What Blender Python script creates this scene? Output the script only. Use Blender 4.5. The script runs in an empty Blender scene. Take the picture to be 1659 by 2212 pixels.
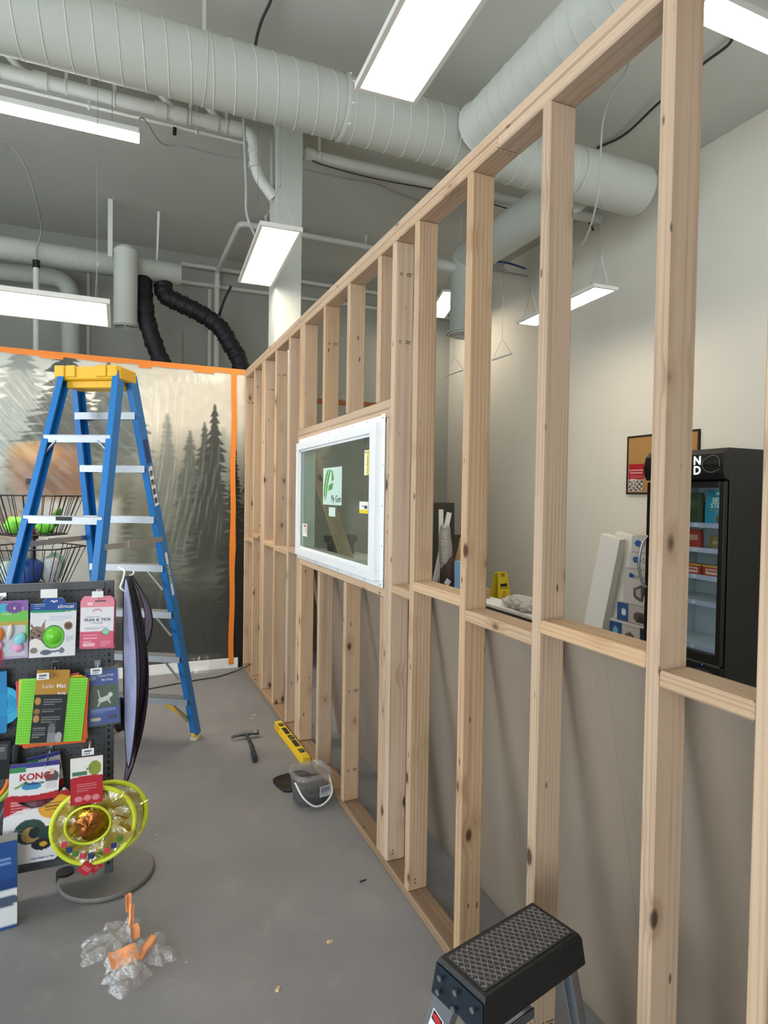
import bpy, bmesh, math, random
import numpy as np
from mathutils import Matrix, Vector
random.seed(7); rng = np.random.default_rng(7)
SC = bpy.context.scene
COL = SC.collection
PI = math.pi

# ------------------------------------------------------------------ camera
FPX, YAW, PITCH, ROLL, CAMH = 1327.38, 0.40684, 0.024906, -0.015415, 1.64107
_F = np.array([math.sin(YAW)*math.cos(PITCH), math.cos(YAW)*math.cos(PITCH), -math.sin(PITCH)])
_R0 = np.array([math.cos(YAW), -math.sin(YAW), 0.0]); _D0 = np.cross(_F, _R0)
_c, _s = math.cos(ROLL), math.sin(ROLL)
_R = _c*_R0 + _s*_D0; _D = -_s*_R0 + _c*_D0
_C = np.array([0, 0, CAMH])
cd = bpy.data.cameras.new('camera'); cam = bpy.data.objects.new('camera', cd); COL.objects.link(cam)
cd.sensor_fit = 'VERTICAL'; cd.sensor_height = 36.0; cd.lens = FPX/2212*36.0; cd.clip_start = 0.02
cam.matrix_world = Matrix(((_R[0], -_D[0], -_F[0], 0), (_R[1], -_D[1], -_F[1], 0), (_R[2], -_D[2], -_F[2], CAMH), (0, 0, 0, 1)))
SC.camera = cam

def bp(u, v, ax, val):
    """the point where the sight line of photo pixel (u, v) meets the plane ax = val"""
    d = _F + _R*(u-829.5)/FPX + _D*(v-1106)/FPX
    i = 'XYZ'.index(ax); return Vector(_C + (val-_C[i])/d[i]*d)

# ------------------------------------------------------------------ world, exposure
W = bpy.data.worlds.new('world'); SC.world = W; W.use_nodes = True
W.node_tree.nodes['Background'].inputs[0].default_value = (0.86, 0.94, 1.0, 1)
W.node_tree.nodes['Background'].inputs[1].default_value = 6.0
SC.view_settings.view_transform = 'Standard'; SC.view_settings.look = 'None'
SC.view_settings.gamma = 1.0; SC.view_settings.use_curve_mapping = False
SC.view_settings.exposure = 0.0
L_PANEL, L_TUBE, L_FRIDGE = 21.0, 18.0, 7.0     # lamp strengths

# ------------------------------------------------------------------ materials
def lin(c):
    if isinstance(c, str): c = tuple(int(c[i:i+2], 16) for i in (0, 2, 4))
    return tuple((x/255/12.92 if x/255 <= .04045 else ((x/255+.055)/1.055)**2.4) for x in c)
MATS = {}
def mat(name, col, rough=.5, metal=0, var=0., vscale=20., bump=0., bscale=80., coat=0, trans=0, alpha=1, emit=None, estr=0, spec=.5, stretch=(1,1,1)):
    if name in MATS: return MATS[name]
    m = bpy.data.materials.new(name); m.use_nodes = True; nt = m.node_tree; N = nt.nodes; Lk = nt.links
    b = N['Principled BSDF']; c = lin(col)
    b.inputs['Base Color'].default_value = (*c, 1); b.inputs['Roughness'].default_value = rough; b.inputs['Metallic'].default_value = metal
    b.inputs['Specular IOR Level'].default_value = spec
    if coat: b.inputs['Coat Weight'].default_value = coat
    if trans: b.inputs['Transmission Weight'].default_value = trans
    if alpha < 1: b.inputs['Alpha'].default_value = alpha
    if emit is not None:
        b.inputs['Emission Color'].default_value = (*lin(emit), 1); b.inputs['Emission Strength'].default_value = estr
    if var or bump:
        tc = N.new('ShaderNodeTexCoord'); mp = N.new('ShaderNodeMapping'); mp.inputs['Scale'].default_value = stretch
        Lk.new(tc.outputs['Object'], mp.inputs[0])
    if var:
        nz = N.new('ShaderNodeTexNoise'); nz.inputs['Scale'].default_value = vscale; nz.inputs['Detail'].default_value = 6; nz.inputs['Roughness'].default_value = .65
        Lk.new(mp.outputs[0], nz.inputs['Vector'])
        r = N.new('ShaderNodeValToRGB'); r.color_ramp.elements[0].position = .3; r.color_ramp.elements[1].position = .7
        r.color_ramp.elements[0].color = (*[x*(1-var) for x in c], 1); r.color_ramp.elements[1].color = (*[min(1, x*(1+var)) for x in c], 1)
        Lk.new(nz.outputs['Fac'], r.inputs[0]); Lk.new(r.outputs[0], b.inputs['Base Color'])
    if bump:
        nb = N.new('ShaderNodeTexNoise'); nb.inputs['Scale'].default_value = bscale; nb.inputs['Detail'].default_value = 3
        Lk.new(mp.outputs[0], nb.inputs['Vector'])
        bu = N.new('ShaderNodeBump'); bu.inputs['Strength'].default_value = bump; bu.inputs['Distance'].default_value = .01
        Lk.new(nb.outputs['Fac'], bu.inputs['Height']); Lk.new(bu.outputs[0], b.inputs['Normal'])
    MATS[name] = m; return m

def wood_mat(name, base, ring, knot, knotty=.5):
    m = bpy.data.materials.new(name); m.use_nodes = True; nt = m.node_tree; N = nt.nodes; K = nt.links
    b = N['Principled BSDF']; b.inputs['Roughness'].default_value = .72; b.inputs['Specular IOR Level'].default_value = .25
    tc = N.new('ShaderNodeTexCoord'); oi = N.new('ShaderNodeObjectInfo')
    # every board is cut from another place of the log
    ml = N.new('ShaderNodeVectorMath'); ml.operation = 'MULTIPLY_ADD'; cx = N.new('ShaderNodeCombineXYZ')
    wn = N.new('ShaderNodeTexWhiteNoise'); wn.noise_dimensions = '1D'; K.new(oi.outputs['Random'], wn.inputs['W'])
    K.new(wn.outputs['Color'], ml.inputs[0]); ml.inputs[1].default_value = (.16, .10, 40); K.new(tc.outputs['Object'], ml.inputs[2])
    # knots
    mk = N.new('ShaderNodeMapping'); mk.inputs['Scale'].default_value = (8, 8, 4.2); K.new(ml.outputs[0], mk.inputs[0])
    vo = N.new('ShaderNodeTexVoronoi'); vo.inputs['Scale'].default_value = 1.0; K.new(mk.outputs[0], vo.inputs['Vector'])
    kr = N.new('ShaderNodeMapRange'); kr.inputs['From Min'].default_value = .075; kr.inputs['From Max'].default_value = .13
    kr.inputs['To Min'].default_value = 1; kr.inputs['To Max'].default_value = 0; K.new(vo.outputs['Distance'], kr.inputs['Value'])
    kh = N.new('ShaderNodeMapRange'); kh.inputs['From Min'].default_value = .08; kh.inputs['From Max'].default_value = .36
    kh.inputs['To Min'].default_value = 1; kh.inputs['To Max'].default_value = 0; kh.interpolation_type = 'SMOOTHSTEP'; K.new(vo.outputs['Distance'], kh.inputs['Value'])
    # growth rings bent around the knots
    mp = N.new('ShaderNodeMapping'); mp.inputs['Scale'].default_value = (1, 1, .02); K.new(ml.outputs[0], mp.inputs[0])
    nz = N.new('ShaderNodeTexNoise'); nz.inputs['Scale'].default_value = 9; nz.inputs['Detail'].default_value = 2; K.new(mp.outputs[0], nz.inputs['Vector'])
    sx = N.new('ShaderNodeSeparateXYZ'); K.new(mp.outputs[0], sx.inputs[0])
    def mth(op, a, c=None):
        n = N.new('ShaderNodeMath'); n.operation = op
        for i, q in ((0, a), (1, c)):
            if q is None: continue
            if isinstance(q, (int, float)): n.inputs[i].default_value = q
            else: K.new(q, n.inputs[i])
        return n.outputs[0]
    rad = mth('SQRT', mth('ADD', mth('POWER', mth('ADD', sx.outputs[0], .02), 2), mth('POWER', mth('ADD', sx.outputs[1], .05), 2)))
    rad = mth('ADD', rad, mth('MULTIPLY', nz.outputs['Fac'], .065)); rad = mth('ADD', rad, mth('MULTIPLY', kh.outputs[0], .008))
    ph = mth('MULTIPLY', rad, 520.0); sn = mth('SINE', ph)
    rr = N.new('ShaderNodeMapRange'); rr.inputs['From Min'].default_value = -.2; rr.inputs['From Max'].default_value = 1.0; K.new(sn, rr.inputs['Value'])
    # fine fibre
    mf = N.new('ShaderNodeMapping'); mf.inputs['Scale'].default_value = (260, 260, 5); K.new(ml.outputs[0], mf.inputs[0])
    nf = N.new('ShaderNodeTexNoise'); nf.inputs['Scale'].default_value = 1; nf.inputs['Detail'].default_value = 3; K.new(mf.outputs[0], nf.inputs['Vector'])
    # broad stains
    ms = N.new('ShaderNodeMapping'); ms.inputs['Scale'].default_value = (14, 14, 1.6); K.new(ml.outputs[0], ms.inputs[0])
    ns = N.new('ShaderNodeTexNoise'); ns.inputs['Scale'].default_value = 1; ns.inputs['Detail'].default_value = 4; K.new(ms.outputs[0], ns.inputs['Vector'])
    def mix(f, a, c):
        n = N.new('ShaderNodeMix'); n.data_type = 'RGBA'
        if isinstance(f, (int, float)): n.inputs[0].default_value = f
        else: K.new(f, n.inputs[0])
        for i, q in ((6, a), (7, c)):
            if isinstance(q, tuple): n.inputs[i].default_value = (*q, 1)
            else: K.new(q, n.inputs[i])
        return n.outputs[2]
    B, Rg, Kn = lin(base), lin(ring), lin(knot)
    am = N.new('ShaderNodeMapRange'); am.inputs['From Min'].default_value = .35; am.inputs['From Max'].default_value = .65; am.inputs['To Min'].default_value = .12; am.inputs['To Max'].default_value = .60; K.new(ns.outputs['Fac'], am.inputs['Value'])
    col = mix(mth('MULTIPLY', rr.outputs[0], am.outputs[0]), B, Rg)
    col = mix(mth('MULTIPLY', nf.outputs['Fac'], .28), col, Rg)
    sr = N.new('ShaderNodeMapRange'); sr.inputs['From Min'].default_value = .5; sr.inputs['From Max'].default_value = .8; K.new(ns.outputs['Fac'], sr.inputs['Value'])
    col = mix(mth('MULTIPLY', sr.outputs[0], .45), col, lin('a8845c'))
    col = mix(mth('MULTIPLY', kh.outputs[0], .35), col, lin('9c6f45'))
    col = mix(mth('MULTIPLY', kr.outputs[0], .9), col, Kn)
    mq = N.new('ShaderNodeMapping'); mq.inputs['Scale'].default_value = (17, 17, 6); mq.inputs['Location'].default_value = (3.3, 1.7, 9.1); K.new(ml.outputs[0], mq.inputs[0])
    vq = N.new('ShaderNodeTexVoronoi'); vq.inputs['Scale'].default_value = 1.0; K.new(mq.outputs[0], vq.inputs['Vector'])
    kq = N.new('ShaderNodeMapRange'); kq.inputs['From Min'].default_value = .055; kq.inputs['From Max'].default_value = .095; kq.inputs['To Min'].default_value = 1; kq.inputs['To Max'].default_value = 0; K.new(vq.outputs['Distance'], kq.inputs['Value'])
    col = mix(mth('MULTIPLY', kq.outputs[0], .75), col, Kn)
    # board to board tone
    hs = N.new('ShaderNodeHueSaturation'); K.new(col, hs.inputs['Color'])
    vr = N.new('ShaderNodeMapRange'); vr.inputs['To Min'].default_value = .90; vr.inputs['To Max'].default_value = 1.08; K.new(oi.outputs['Random'], vr.inputs['Value'])
    sr2 = N.new('ShaderNodeMapRange'); sr2.inputs['To Min'].default_value = .74; sr2.inputs['To Max'].default_value = .98; K.new(wn.outputs['Value'], sr2.inputs['Value'])
    K.new(vr.outputs[0], hs.inputs['Value']); K.new(sr2.outputs[0], hs.inputs['Saturation'])
    K.new(hs.outputs[0], b.inputs['Base Color'])
    bu = N.new('ShaderNodeBump'); bu.inputs['Strength'].default_value = .25; bu.inputs['Distance'].default_value = .002
    K.new(nf.outputs['Fac'], bu.inputs['Height']); K.new(bu.outputs[0], b.inputs['Normal'])
    MATS[name] = m; return m

def print_mat(name, rough=.45, coat=0.):
    """flat print: colour comes from the printed sheet's own colour layer"""
    if name in MATS: return MATS[name]
    m = bpy.data.materials.new(name); m.use_nodes = True; nt = m.node_tree
    b = nt.nodes['Principled BSDF']; b.inputs['Roughness'].default_value = rough; b.inputs['Coat Weight'].default_value = coat
    a = nt.nodes.new('ShaderNodeAttribute'); a.attribute_name = 'print'; nt.links.new(a.outputs['Color'], b.inputs['Base Color'])
    MATS[name] = m; return m

def film_mat(name, col, clear=.7, gloss=.12, rough=.15, bump=.0, bscale=30.):
    """thin clear or milky plastic film"""
    m = bpy.data.materials.new(name); m.use_nodes = True; nt = m.node_tree; N = nt.nodes; K = nt.links
    out = N['Material Output']; N.remove(N['Principled BSDF'])
    t = N.new('ShaderNodeBsdfTransparent'); d = N.new('ShaderNodeBsdfDiffuse'); tl = N.new('ShaderNodeBsdfTranslucent'); g = N.new('ShaderNodeBsdfGlossy')
    d.inputs[0].default_value = (*lin(col), 1); tl.inputs[0].default_value = (*lin(col), 1); g.inputs['Roughness'].default_value = rough
    m1 = N.new('ShaderNodeMixShader'); m1.inputs[0].default_value = .5; K.new(d.outputs[0], m1.inputs[1]); K.new(tl.outputs[0], m1.inputs[2])
    m2 = N.new('ShaderNodeMixShader'); m2.inputs[0].default_value = clear; K.new(m1.outputs[0], m2.inputs[1]); K.new(t.outputs[0], m2.inputs[2])
    m3 = N.new('ShaderNodeMixShader'); m3.inputs[0].default_value = gloss; K.new(m2.outputs[0], m3.inputs[1]); K.new(g.outputs[0], m3.inputs[2])
    if bump:
        tc = N.new('ShaderNodeTexCoord'); nb = N.new('ShaderNodeTexNoise'); nb.inputs['Scale'].default_value = bscale; nb.inputs['Detail'].default_value = 4
        K.new(tc.outputs['Object'], nb.inputs['Vector']); bu = N.new('ShaderNodeBump'); bu.inputs['Strength'].default_value = bump; bu.inputs['Distance'].default_value = .02
        K.new(nb.outputs['Fac'], bu.inputs['Height'])
        for s in (d, g): K.new(bu.outputs[0], s.inputs['Normal'])
    K.new(m3.outputs[0], out.inputs[0]); MATS[name] = m; return m

def glass_mat(name, tint, refl=.10):
    m = bpy.data.materials.new(name); m.use_nodes = True; nt = m.node_tree; N = nt.nodes; K = nt.links
    out = N['Material Output']; N.remove(N['Principled BSDF'])
    t = N.new('ShaderNodeBsdfTransparent'); t.inputs[0].default_value = (*lin(tint), 1)
    g = N.new('ShaderNodeBsdfGlossy'); g.inputs['Roughness'].default_value = .01
    f = N.new('ShaderNodeFresnel'); f.inputs[0].default_value = 1.5
    a = N.new('ShaderNodeMath'); a.operation = 'ADD'; a.inputs[1].default_value = refl; K.new(f.outputs[0], a.inputs[0])
    gm = N.new('ShaderNodeNewGeometry'); iv = N.new('ShaderNodeMath'); iv.operation = 'SUBTRACT'; iv.inputs[0].default_value = 1; K.new(gm.outputs['Backfacing'], iv.inputs[1])
    fb = N.new('ShaderNodeMath'); fb.operation = 'MULTIPLY'; K.new(a.outputs[0], fb.inputs[0]); K.new(iv.outputs[0], fb.inputs[1])
    mx = N.new('ShaderNodeMixShader'); K.new(fb.outputs[0], mx.inputs[0]); K.new(t.outputs[0], mx.inputs[1]); K.new(g.outputs[0], mx.inputs[2])
    K.new(mx.outputs[0], out.inputs[0]); MATS[name] = m; return m

# ------------------------------------------------------------------ mesh helpers
class MB:
    def __init__(s): s.v = []; s.f = []; s.sm = []
    def add(s, vs, fs, smooth=False):
        o = len(s.v); s.v += [tuple(p) for p in vs]; s.f += [tuple(i+o for i in f) for f in fs]; s.sm += [smooth]*len(fs); return s
    def box(s, a, b, ch=0.0):
        x0, y0, z0 = [min(p, q) for p, q in zip(a, b)]; x1, y1, z1 = [max(p, q) for p, q in zip(a, b)]
        if not ch:
            return s.add([(x0,y0,z0),(x1,y0,z0),(x1,y1,z0),(x0,y1,z0),(x0,y0,z1),(x1,y0,z1),(x1,y1,z1),(x0,y1,z1)],
                         [(0,3,2,1),(4,5,6,7),(0,1,5,4),(1,2,6,5),(2,3,7,6),(3,0,4,7)])
        bm = bmesh.new(); bmesh.ops.create_cube(bm, size=1)
        for v in bm.verts: v.co = Vector(((x0+x1)/2+v.co.x*(x1-x0), (y0+y1)/2+v.co.y*(y1-y0), (z0+z1)/2+v.co.z*(z1-z0)))
        bmesh.ops.bevel(bm, geom=list(bm.edges), offset=ch, segments=1, profile=.5, affect='EDGES')
        bm.verts.index_update(); s.add([v.co[:] for v in bm.verts], [[v.index for v in f.verts] for f in bm.faces]); bm.free(); return s
    def tube(s, pts, r, n=10, cap=True, flat=None):
        pts = [Vector(p) for p in pts]; rs = r if isinstance(r, (list, tuple)) else [r]*len(pts)
        vs = []; fs = []; up = None
        for i, p in enumerate(pts):
            t = (pts[min(i+1, len(pts)-1)]-pts[max(i-1, 0)]).normalized()
            if up is None:
                up = Vector((0,0,1)) if abs(t.z) < .9 else Vector((1,0,0))
            a = (up - t*up.dot(t)).normalized(); up = a; b = t.cross(a)
            for k in range(n):
                w = 2*PI*k/n; e = rs[i]*(a*math.cos(w)+b*math.sin(w)*(flat or 1)); vs.append(p+e)
        for i in range(len(pts)-1):
            for k in range(n): fs.append((i*n+k, i*n+(k+1)%n, (i+1)*n+(k+1)%n, (i+1)*n+k))
        s.add(vs, fs, True)
        if cap:
            m = len(pts)-1
            s.add([vs[k] for k in range(n)], [tuple(range(n-1, -1, -1))]); s.add([vs[m*n+k] for k in range(n)], [tuple(range(n))])
        return s
    def ring(s, c, ax, R, r, n=32, m=8):
        c = Vector(c); ax = Vector(ax).normalized(); a = ax.orthogonal().normalized(); b = ax.cross(a)
        vs = []; fs = []
        for i in range(n):
            w = 2*PI*i/n; d = a*math.cos(w)+b*math.sin(w)
            for k in range(m):
                q = 2*PI*k/m; vs.append(c+d*(R+r*math.cos(q))+ax*r*math.sin(q))
        for i in range(n):
            for k in range(m): fs.append((i*m+k, ((i+1)%n)*m+k, ((i+1)%n)*m+(k+1)%m, i*m+(k+1)%m))
        return s.add(vs, fs, True)
    def lathe(s, c, prof, n=32, ax='Z', cap=True, smooth=True):
        vs = []; fs = []
        for (r, h) in prof:
            for k in range(n):
                w = 2*PI*k/n; q = (r*math.cos(w), r*math.sin(w), h)
                if ax == 'X': q = (h, q[0], q[1])
                if ax == 'Y': q = (q[1], h, q[0])
                vs.append((c[0]+q[0], c[1]+q[1], c[2]+q[2]))
        m = len(prof)
        for i in range(m-1):
            for k in range(n): fs.append((i*n+k, i*n+(k+1)%n, (i+1)*n+(k+1)%n, (i+1)*n+k))
        s.add(vs, fs, smooth)
        if cap:
            if prof[0][0] > 1e-5: s.add(vs[:n], [tuple(range(n-1, -1, -1))])
            if prof[-1][0] > 1e-5: s.add(vs[-n:], [tuple(range(n))])
        return s
    def prism(s, poly, y0, y1):
        """polygon in x,z extruded along y"""
        n = len(poly); vs = [(p[0], y0, p[1]) for p in poly]+[(p[0], y1, p[1]) for p in poly]
        fs = [tuple(range(n)), tuple(range(2*n-1, n-1, -1))]+[(i, n+i, n+(i+1)%n, (i+1)%n) for i in range(n)]
        return s.add(vs, fs)
    def grid(s, fn, nu, nv, smooth=True):
        vs = [fn(i/nu, j/nv) for j in range(nv+1) for i in range(nu+1)]
        fs = [(j*(nu+1)+i, j*(nu+1)+i+1, (j+1)*(nu+1)+i+1, (j+1)*(nu+1)+i) for j in range(nv) for i in range(nu)]
        return s.add(vs, fs, smooth)
    def xf(s, M):
        s.v = [tuple(M @ Vector(p)) for p in s.v]; return s
    def mesh(s, name, m):
        me = bpy.data.meshes.new(name); me.from_pydata(s.v, [], s.f); me.polygons.foreach_set('use_smooth', s.sm)
        bm = bmesh.new(); bm.from_mesh(me); bmesh.ops.recalc_face_normals(bm, faces=bm.faces); bm.to_mesh(me); bm.free()
        if m: me.materials.append(MATS[m] if isinstance(m, str) else m)
        return me
    def obj(s, name, m, parent=None, loc=None, rot=None):
        o = bpy.data.objects.new(name, s.mesh(name, m)); COL.objects.link(o)
        if parent: o.parent = parent
        if loc is not None: o.location = loc
        if rot is not None: o.rotation_euler = rot
        return o
def link(name, me, parent=None, loc=(0,0,0), rot=(0,0,0)):
    o = bpy.data.objects.new(name, me); COL.objects.link(o); o.parent = parent; o.location = loc; o.rotation_euler = rot; return o
def tag(o, label, cat, group=None, kind=None):
    o['label'] = label; o['category'] = cat
    if group: o['group'] = group
    if kind: o['kind'] = kind
    return o
def thing(name, label, cat, loc=(0,0,0), rz=0, group=None, kind=None, rot=None):
    o = bpy.data.objects.new(name, None); COL.objects.link(o); o.location = loc; o.rotation_euler = rot or (0,0,rz); o.empty_display_size = .05
    return tag(o, label, cat, group, kind)
def struct(o, label=None):
    o['kind'] = 'structure'
    if label: o['label'] = label
    return o
def smooth_path(pts, n=8):
    P = [Vector(p) for p in pts]; P = [P[0]*2-P[1]]+P+[P[-1]*2-P[-2]]; out = []
    for i in range(1, len(P)-2):
        for k in range(n):
            t = k/n; a, b, c, d = P[i-1:i+3]
            out.append(.5*((2*b)+(c-a)*t+(2*a-5*b+4*c-d)*t*t+(3*b-a-3*c+d)*t**3))
    return out+[P[-2]]
_tc = {}
def text(body, size, m, parent, loc, rot=(PI/2,0,0), align='CENTER', name='lettering', sx=1.0, bold=0.0, depth=.0004):
    key = (body, size, align, bold, sx)
    if key not in _tc:
        cu = bpy.data.curves.new('t', 'FONT'); cu.body = body; cu.size = size; cu.align_x = align; cu.align_y = 'CENTER'; cu.extrude = depth; cu.offset = bold*size; cu.resolution_u = 3
        o = bpy.data.objects.new('t', cu); COL.objects.link(o)
        dg = bpy.context.evaluated_depsgraph_get(); me = bpy.data.meshes.new_from_object(o.evaluated_get(dg)); bpy.data.objects.remove(o)
        me.transform(Matrix.Diagonal((sx, 1, 1, 1)))
        _tc[key] = me
    me = _tc[key].copy(); me.materials.clear(); me.materials.append(MATS[m]); me.name = 'lettering'
    return link(name, me, parent, loc, rot)
def painted(me, rgb):
    """store a printed colour per vertex (sRGB 0..1 array)"""
    a = np.clip(rgb, 0, 1); l = np.where(a <= .04045, a/12.92, ((a+.055)/1.055)**2.4)
    at = me.color_attributes.new('print', 'FLOAT_COLOR', 'POINT')
    at.data.foreach_set('color', np.concatenate([l, np.ones((len(l), 1))], 1).astype(np.float32).ravel())
# ------------------------------------------------------------------ printing helpers
class Ink:
    """colours a sheet: x, y run 0..1 from its top left corner"""
    def __init__(s, X, Y, base): s.X, s.Y = X, Y; s.c = np.tile(np.array(hx(base)), (len(X), 1))
    def put(s, m, c, a=1.0):
        m = np.clip(m.astype(float), 0, 1)[:, None]*a; s.c = s.c*(1-m)+np.array(hx(c))*m; return s
    def rect(s, x0, y0, x1, y1, c, a=1.): return s.put((s.X >= x0)&(s.X <= x1)&(s.Y >= y0)&(s.Y <= y1), c, a)
    def ell(s, cx, cy, rx, ry, c, a=1.): return s.put(((s.X-cx)/rx)**2+((s.Y-cy)/ry)**2 <= 1, c, a)
    def bar(s, x0, y0, x1, y1, w, c, a=1.):
        dx, dy = x1-x0, y1-y0; L = dx*dx+dy*dy; t = np.clip(((s.X-x0)*dx+(s.Y-y0)*dy)/L, 0, 1)
        return s.put((s.X-x0-t*dx)**2+(s.Y-y0-t*dy)**2 <= w*w, c, a)
    def lines(s, x0, x1, y0, n, dy, c, h=.008, a=.8):
        for k in range(n): s.rect(x0, y0+k*dy, x1-(.0 if k < n-1 else (x1-x0)*.4), y0+k*dy+h, c, a)
        return s
    def poly(s, pts, c, a=1.):
        ins = np.zeros(len(s.X), bool); j = len(pts)-1
        for i in range(len(pts)):
            xi, yi = pts[i]; xj, yj = pts[j]
            ins ^= ((yi > s.Y) != (yj > s.Y)) & (s.X < (xj-xi)*(s.Y-yi)/((yj-yi) or 1e-9)+xi); j = i
        return s.put(ins, c, a)
def hx(c):
    if isinstance(c, str): return tuple(int(c[i:i+2], 16)/255 for i in (0, 2, 4))
    return tuple(x/255 for x in c)
def card(name, w, h, t, paint, base, parent=None, n=46, outline=None, bend=None, m='print_card'):
    """a printed card or box front facing -Y, origin at its centre; outline(x,y) -> keep"""
    ny = max(2, int(n*h/w)) if h > w*.2 else 6; nx = n
    xs, ys = np.meshgrid(np.linspace(0, 1, nx+1), np.linspace(0, 1, ny+1)); X = xs.ravel(); Y = ys.ravel()
    ink = Ink(X, Y, base)
    if paint: paint(ink)
    bz = (lambda x, y: bend(x, y)) if bend else (lambda x, y: 0*x)
    vf = np.stack([(X-.5)*w, -t/2+bz(X, Y), (.5-Y)*h], 1); vb = vf.copy(); vb[:, 1] += t
    keep = lambda i, j: True
    if outline is not None:
        cx = (np.arange(nx)+.5)/nx; cy = (np.arange(ny)+.5)/ny
        K = np.array([[outline(a, b) for a in cx] for b in cy]); keep = lambda i, j: 0 <= i < nx and 0 <= j < ny and K[j, i]
    F = []; N = len(X); ix = lambda i, j: j*(nx+1)+i
    inn = lambda i, j: 0 <= i < nx and 0 <= j < ny and keep(i, j)
    for j in range(ny):
        for i in range(nx):
            if not keep(i, j): continue
            q = (ix(i, j), ix(i, j+1), ix(i+1, j+1), ix(i+1, j)); F.append(q)
            if bend or outline is not None: F.append(tuple(N+k for k in reversed(q)))
            for (di, dj, a, b) in ((-1,0,q[0],q[1]), (0,1,q[1],q[2]), (1,0,q[2],q[3]), (0,-1,q[3],q[0])):
                if not inn(i+di, j+dj): F.append((b, a, N+a, N+b))
    if not (bend or outline is not None): F.append((N+ix(0,0), N+ix(nx,0), N+ix(nx,ny), N+ix(0,ny)))
    V = np.concatenate([vf, vb]); col = np.concatenate([ink.c, np.tile(np.array(hx(base)), (N, 1))])
    me = bpy.data.meshes.new(name); me.from_pydata(V.tolist(), [], F); painted(me, col); me.materials.append(print_mat(m))
    o = bpy.data.objects.new(name, me); COL.objects.link(o)
    if parent: o.parent = parent
    return o
print_mat('print_card', .42); print_mat('print_gloss', .18, .4); print_mat('print_wall', .7)

# ------------------------------------------------------------------ common materials
mat('paint_ceiling', 'cbcbc2', .9, var=.03, vscale=1.2); mat('paint_wall', 'e9e4d7', .9, var=.02, vscale=2)
mat('paint_grey', 'a5a69d', .9, var=.03, vscale=2); mat('duct_paint', 'cacec6', .55, var=.03, vscale=3)
mat('pipe_paint', 'd6d8d0', .5); mat('white_metal', 'e6e6e0', .4); mat('white_plastic', 'eef0f2', .35); mat('vinyl_white', 'f1f3f5', .3)
mat('black_plastic', '141416', .4); mat('black_metal', '0d0d0f', .35); mat('dark_grey', '3a3a3c', .5); mat('steel', 'b9bcc0', .32, 1, var=.08, vscale=60)
mat('alu', 'a4a8ad', .42, .9, var=.10, vscale=30, stretch=(1, 1, 8)); mat('cable_grey', 'a9aaa8', .5); mat('cable_dark', '3b3c3f', .5)
mat('orange_tape', 'e8842a', .5); mat('tape_brown', '9c5a2c', .6)  # the far low wall's tape is a browner orange
mat('ink_black', '1d1d1f', .6); mat('ink_white', 'f2f2f2', .5); mat('ink_blue', '1d4aa0', .5); mat('ink_red', 'b8222e', .5); mat('ink_green', '4f9a3c', .5); mat('ink_navy', '22386e', .5); mat('ink_stamp', '5b4a3e', .8); mat('ink_grey', '6a7078', .6)
mat('diffuser', 'ffffff', .4, emit='ffefd9', estr=L_PANEL); mat('tube_lamp', 'ffffff', .4, emit='f4f8ff', estr=L_TUBE)
wood_mat('pine', 'd0ae89', 'a37c55', '45281a'); wood_mat('pine_treated', 'a37f54', '6f4e2e', '3a2616')
glass_mat('window_glass', 'e2ebe2', .04); glass_mat('door_glass', 'eef4f4', .02)

# ------------------------------------------------------------------ floor
def floor_material():
    m = bpy.data.materials.new('concrete'); m.use_nodes = True; nt = m.node_tree; N = nt.nodes; K = nt.links; b = N['Principled BSDF']
    tc = N.new('ShaderNodeTexCoord')
    def noise(s, d, r=.6):
        n = N.new('ShaderNodeTexNoise'); n.inputs['Scale'].default_value = s; n.inputs['Detail'].default_value = d; n.inputs['Roughness'].default_value = r; K.new(tc.outputs['Object'], n.inputs['Vector']); return n.outputs['Fac']
    def ramp(f, stops):
        r = N.new('ShaderNodeValToRGB'); e = r.color_ramp.elements
        while len(e) < len(stops): e.new(.5)
        for q, (p, c) in zip(e, stops): q.position = p; q.color = (*lin(c), 1) if not isinstance(c, float) else (c, c, c, 1)
        K.new(f, r.inputs[0]); return r.outputs[0]
    def mix(f, a, c, t='MIX'):
        n = N.new('ShaderNodeMix'); n.data_type = 'RGBA'; n.blend_type = t
        if isinstance(f, float): n.inputs[0].default_value = f
        else: K.new(f, n.inputs[0])
        for i, q in ((6, a), (7, c)):
            if isinstance(q, tuple): n.inputs[i].default_value = (*q, 1)
            else: K.new(q, n.inputs[i])
        return n.outputs[2]
    c = ramp(noise(1.4, 8), [(.3, '7b7b7d'), (.55, '868587'), (.75, '918f8f')])
    c = mix(ramp(noise(5.5, 10, .7), [(.56, 0.0), (.72, .55)]), c, lin('9c9a96'))      # worn pale scuffs
    c = mix(ramp(noise(60, 4), [(.30, .25), (.42, 0.0)]), c, lin('6a6868'))
    vo = N.new('ShaderNodeTexVoronoi'); vo.inputs['Scale'].default_value = 5; K.new(tc.outputs['Object'], vo.inputs['Vector'])
    c = mix(ramp(vo.outputs['Distance'], [(.02, .9), (.035, 0.0)]), c, lin('b5b2ac'))   # plaster specks
    K.new(c, b.inputs['Base Color']); b.inputs['Specular IOR Level'].default_value = .4
    r = N.new('ShaderNodeMapRange'); r.inputs['To Min'].default_value = .42; r.inputs['To Max'].default_value = .62; K.new(noise(3, 5), r.inputs['Value']); K.new(r.outputs[0], b.inputs['Roughness'])
    bu = N.new('ShaderNodeBump'); bu.inputs['Strength'].default_value = .12; bu.inputs['Distance'].default_value = .004; K.new(noise(25, 6), bu.inputs['Height']); K.new(bu.outputs[0], b.inputs['Normal'])
    MATS['concrete'] = m
floor_material()
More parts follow.
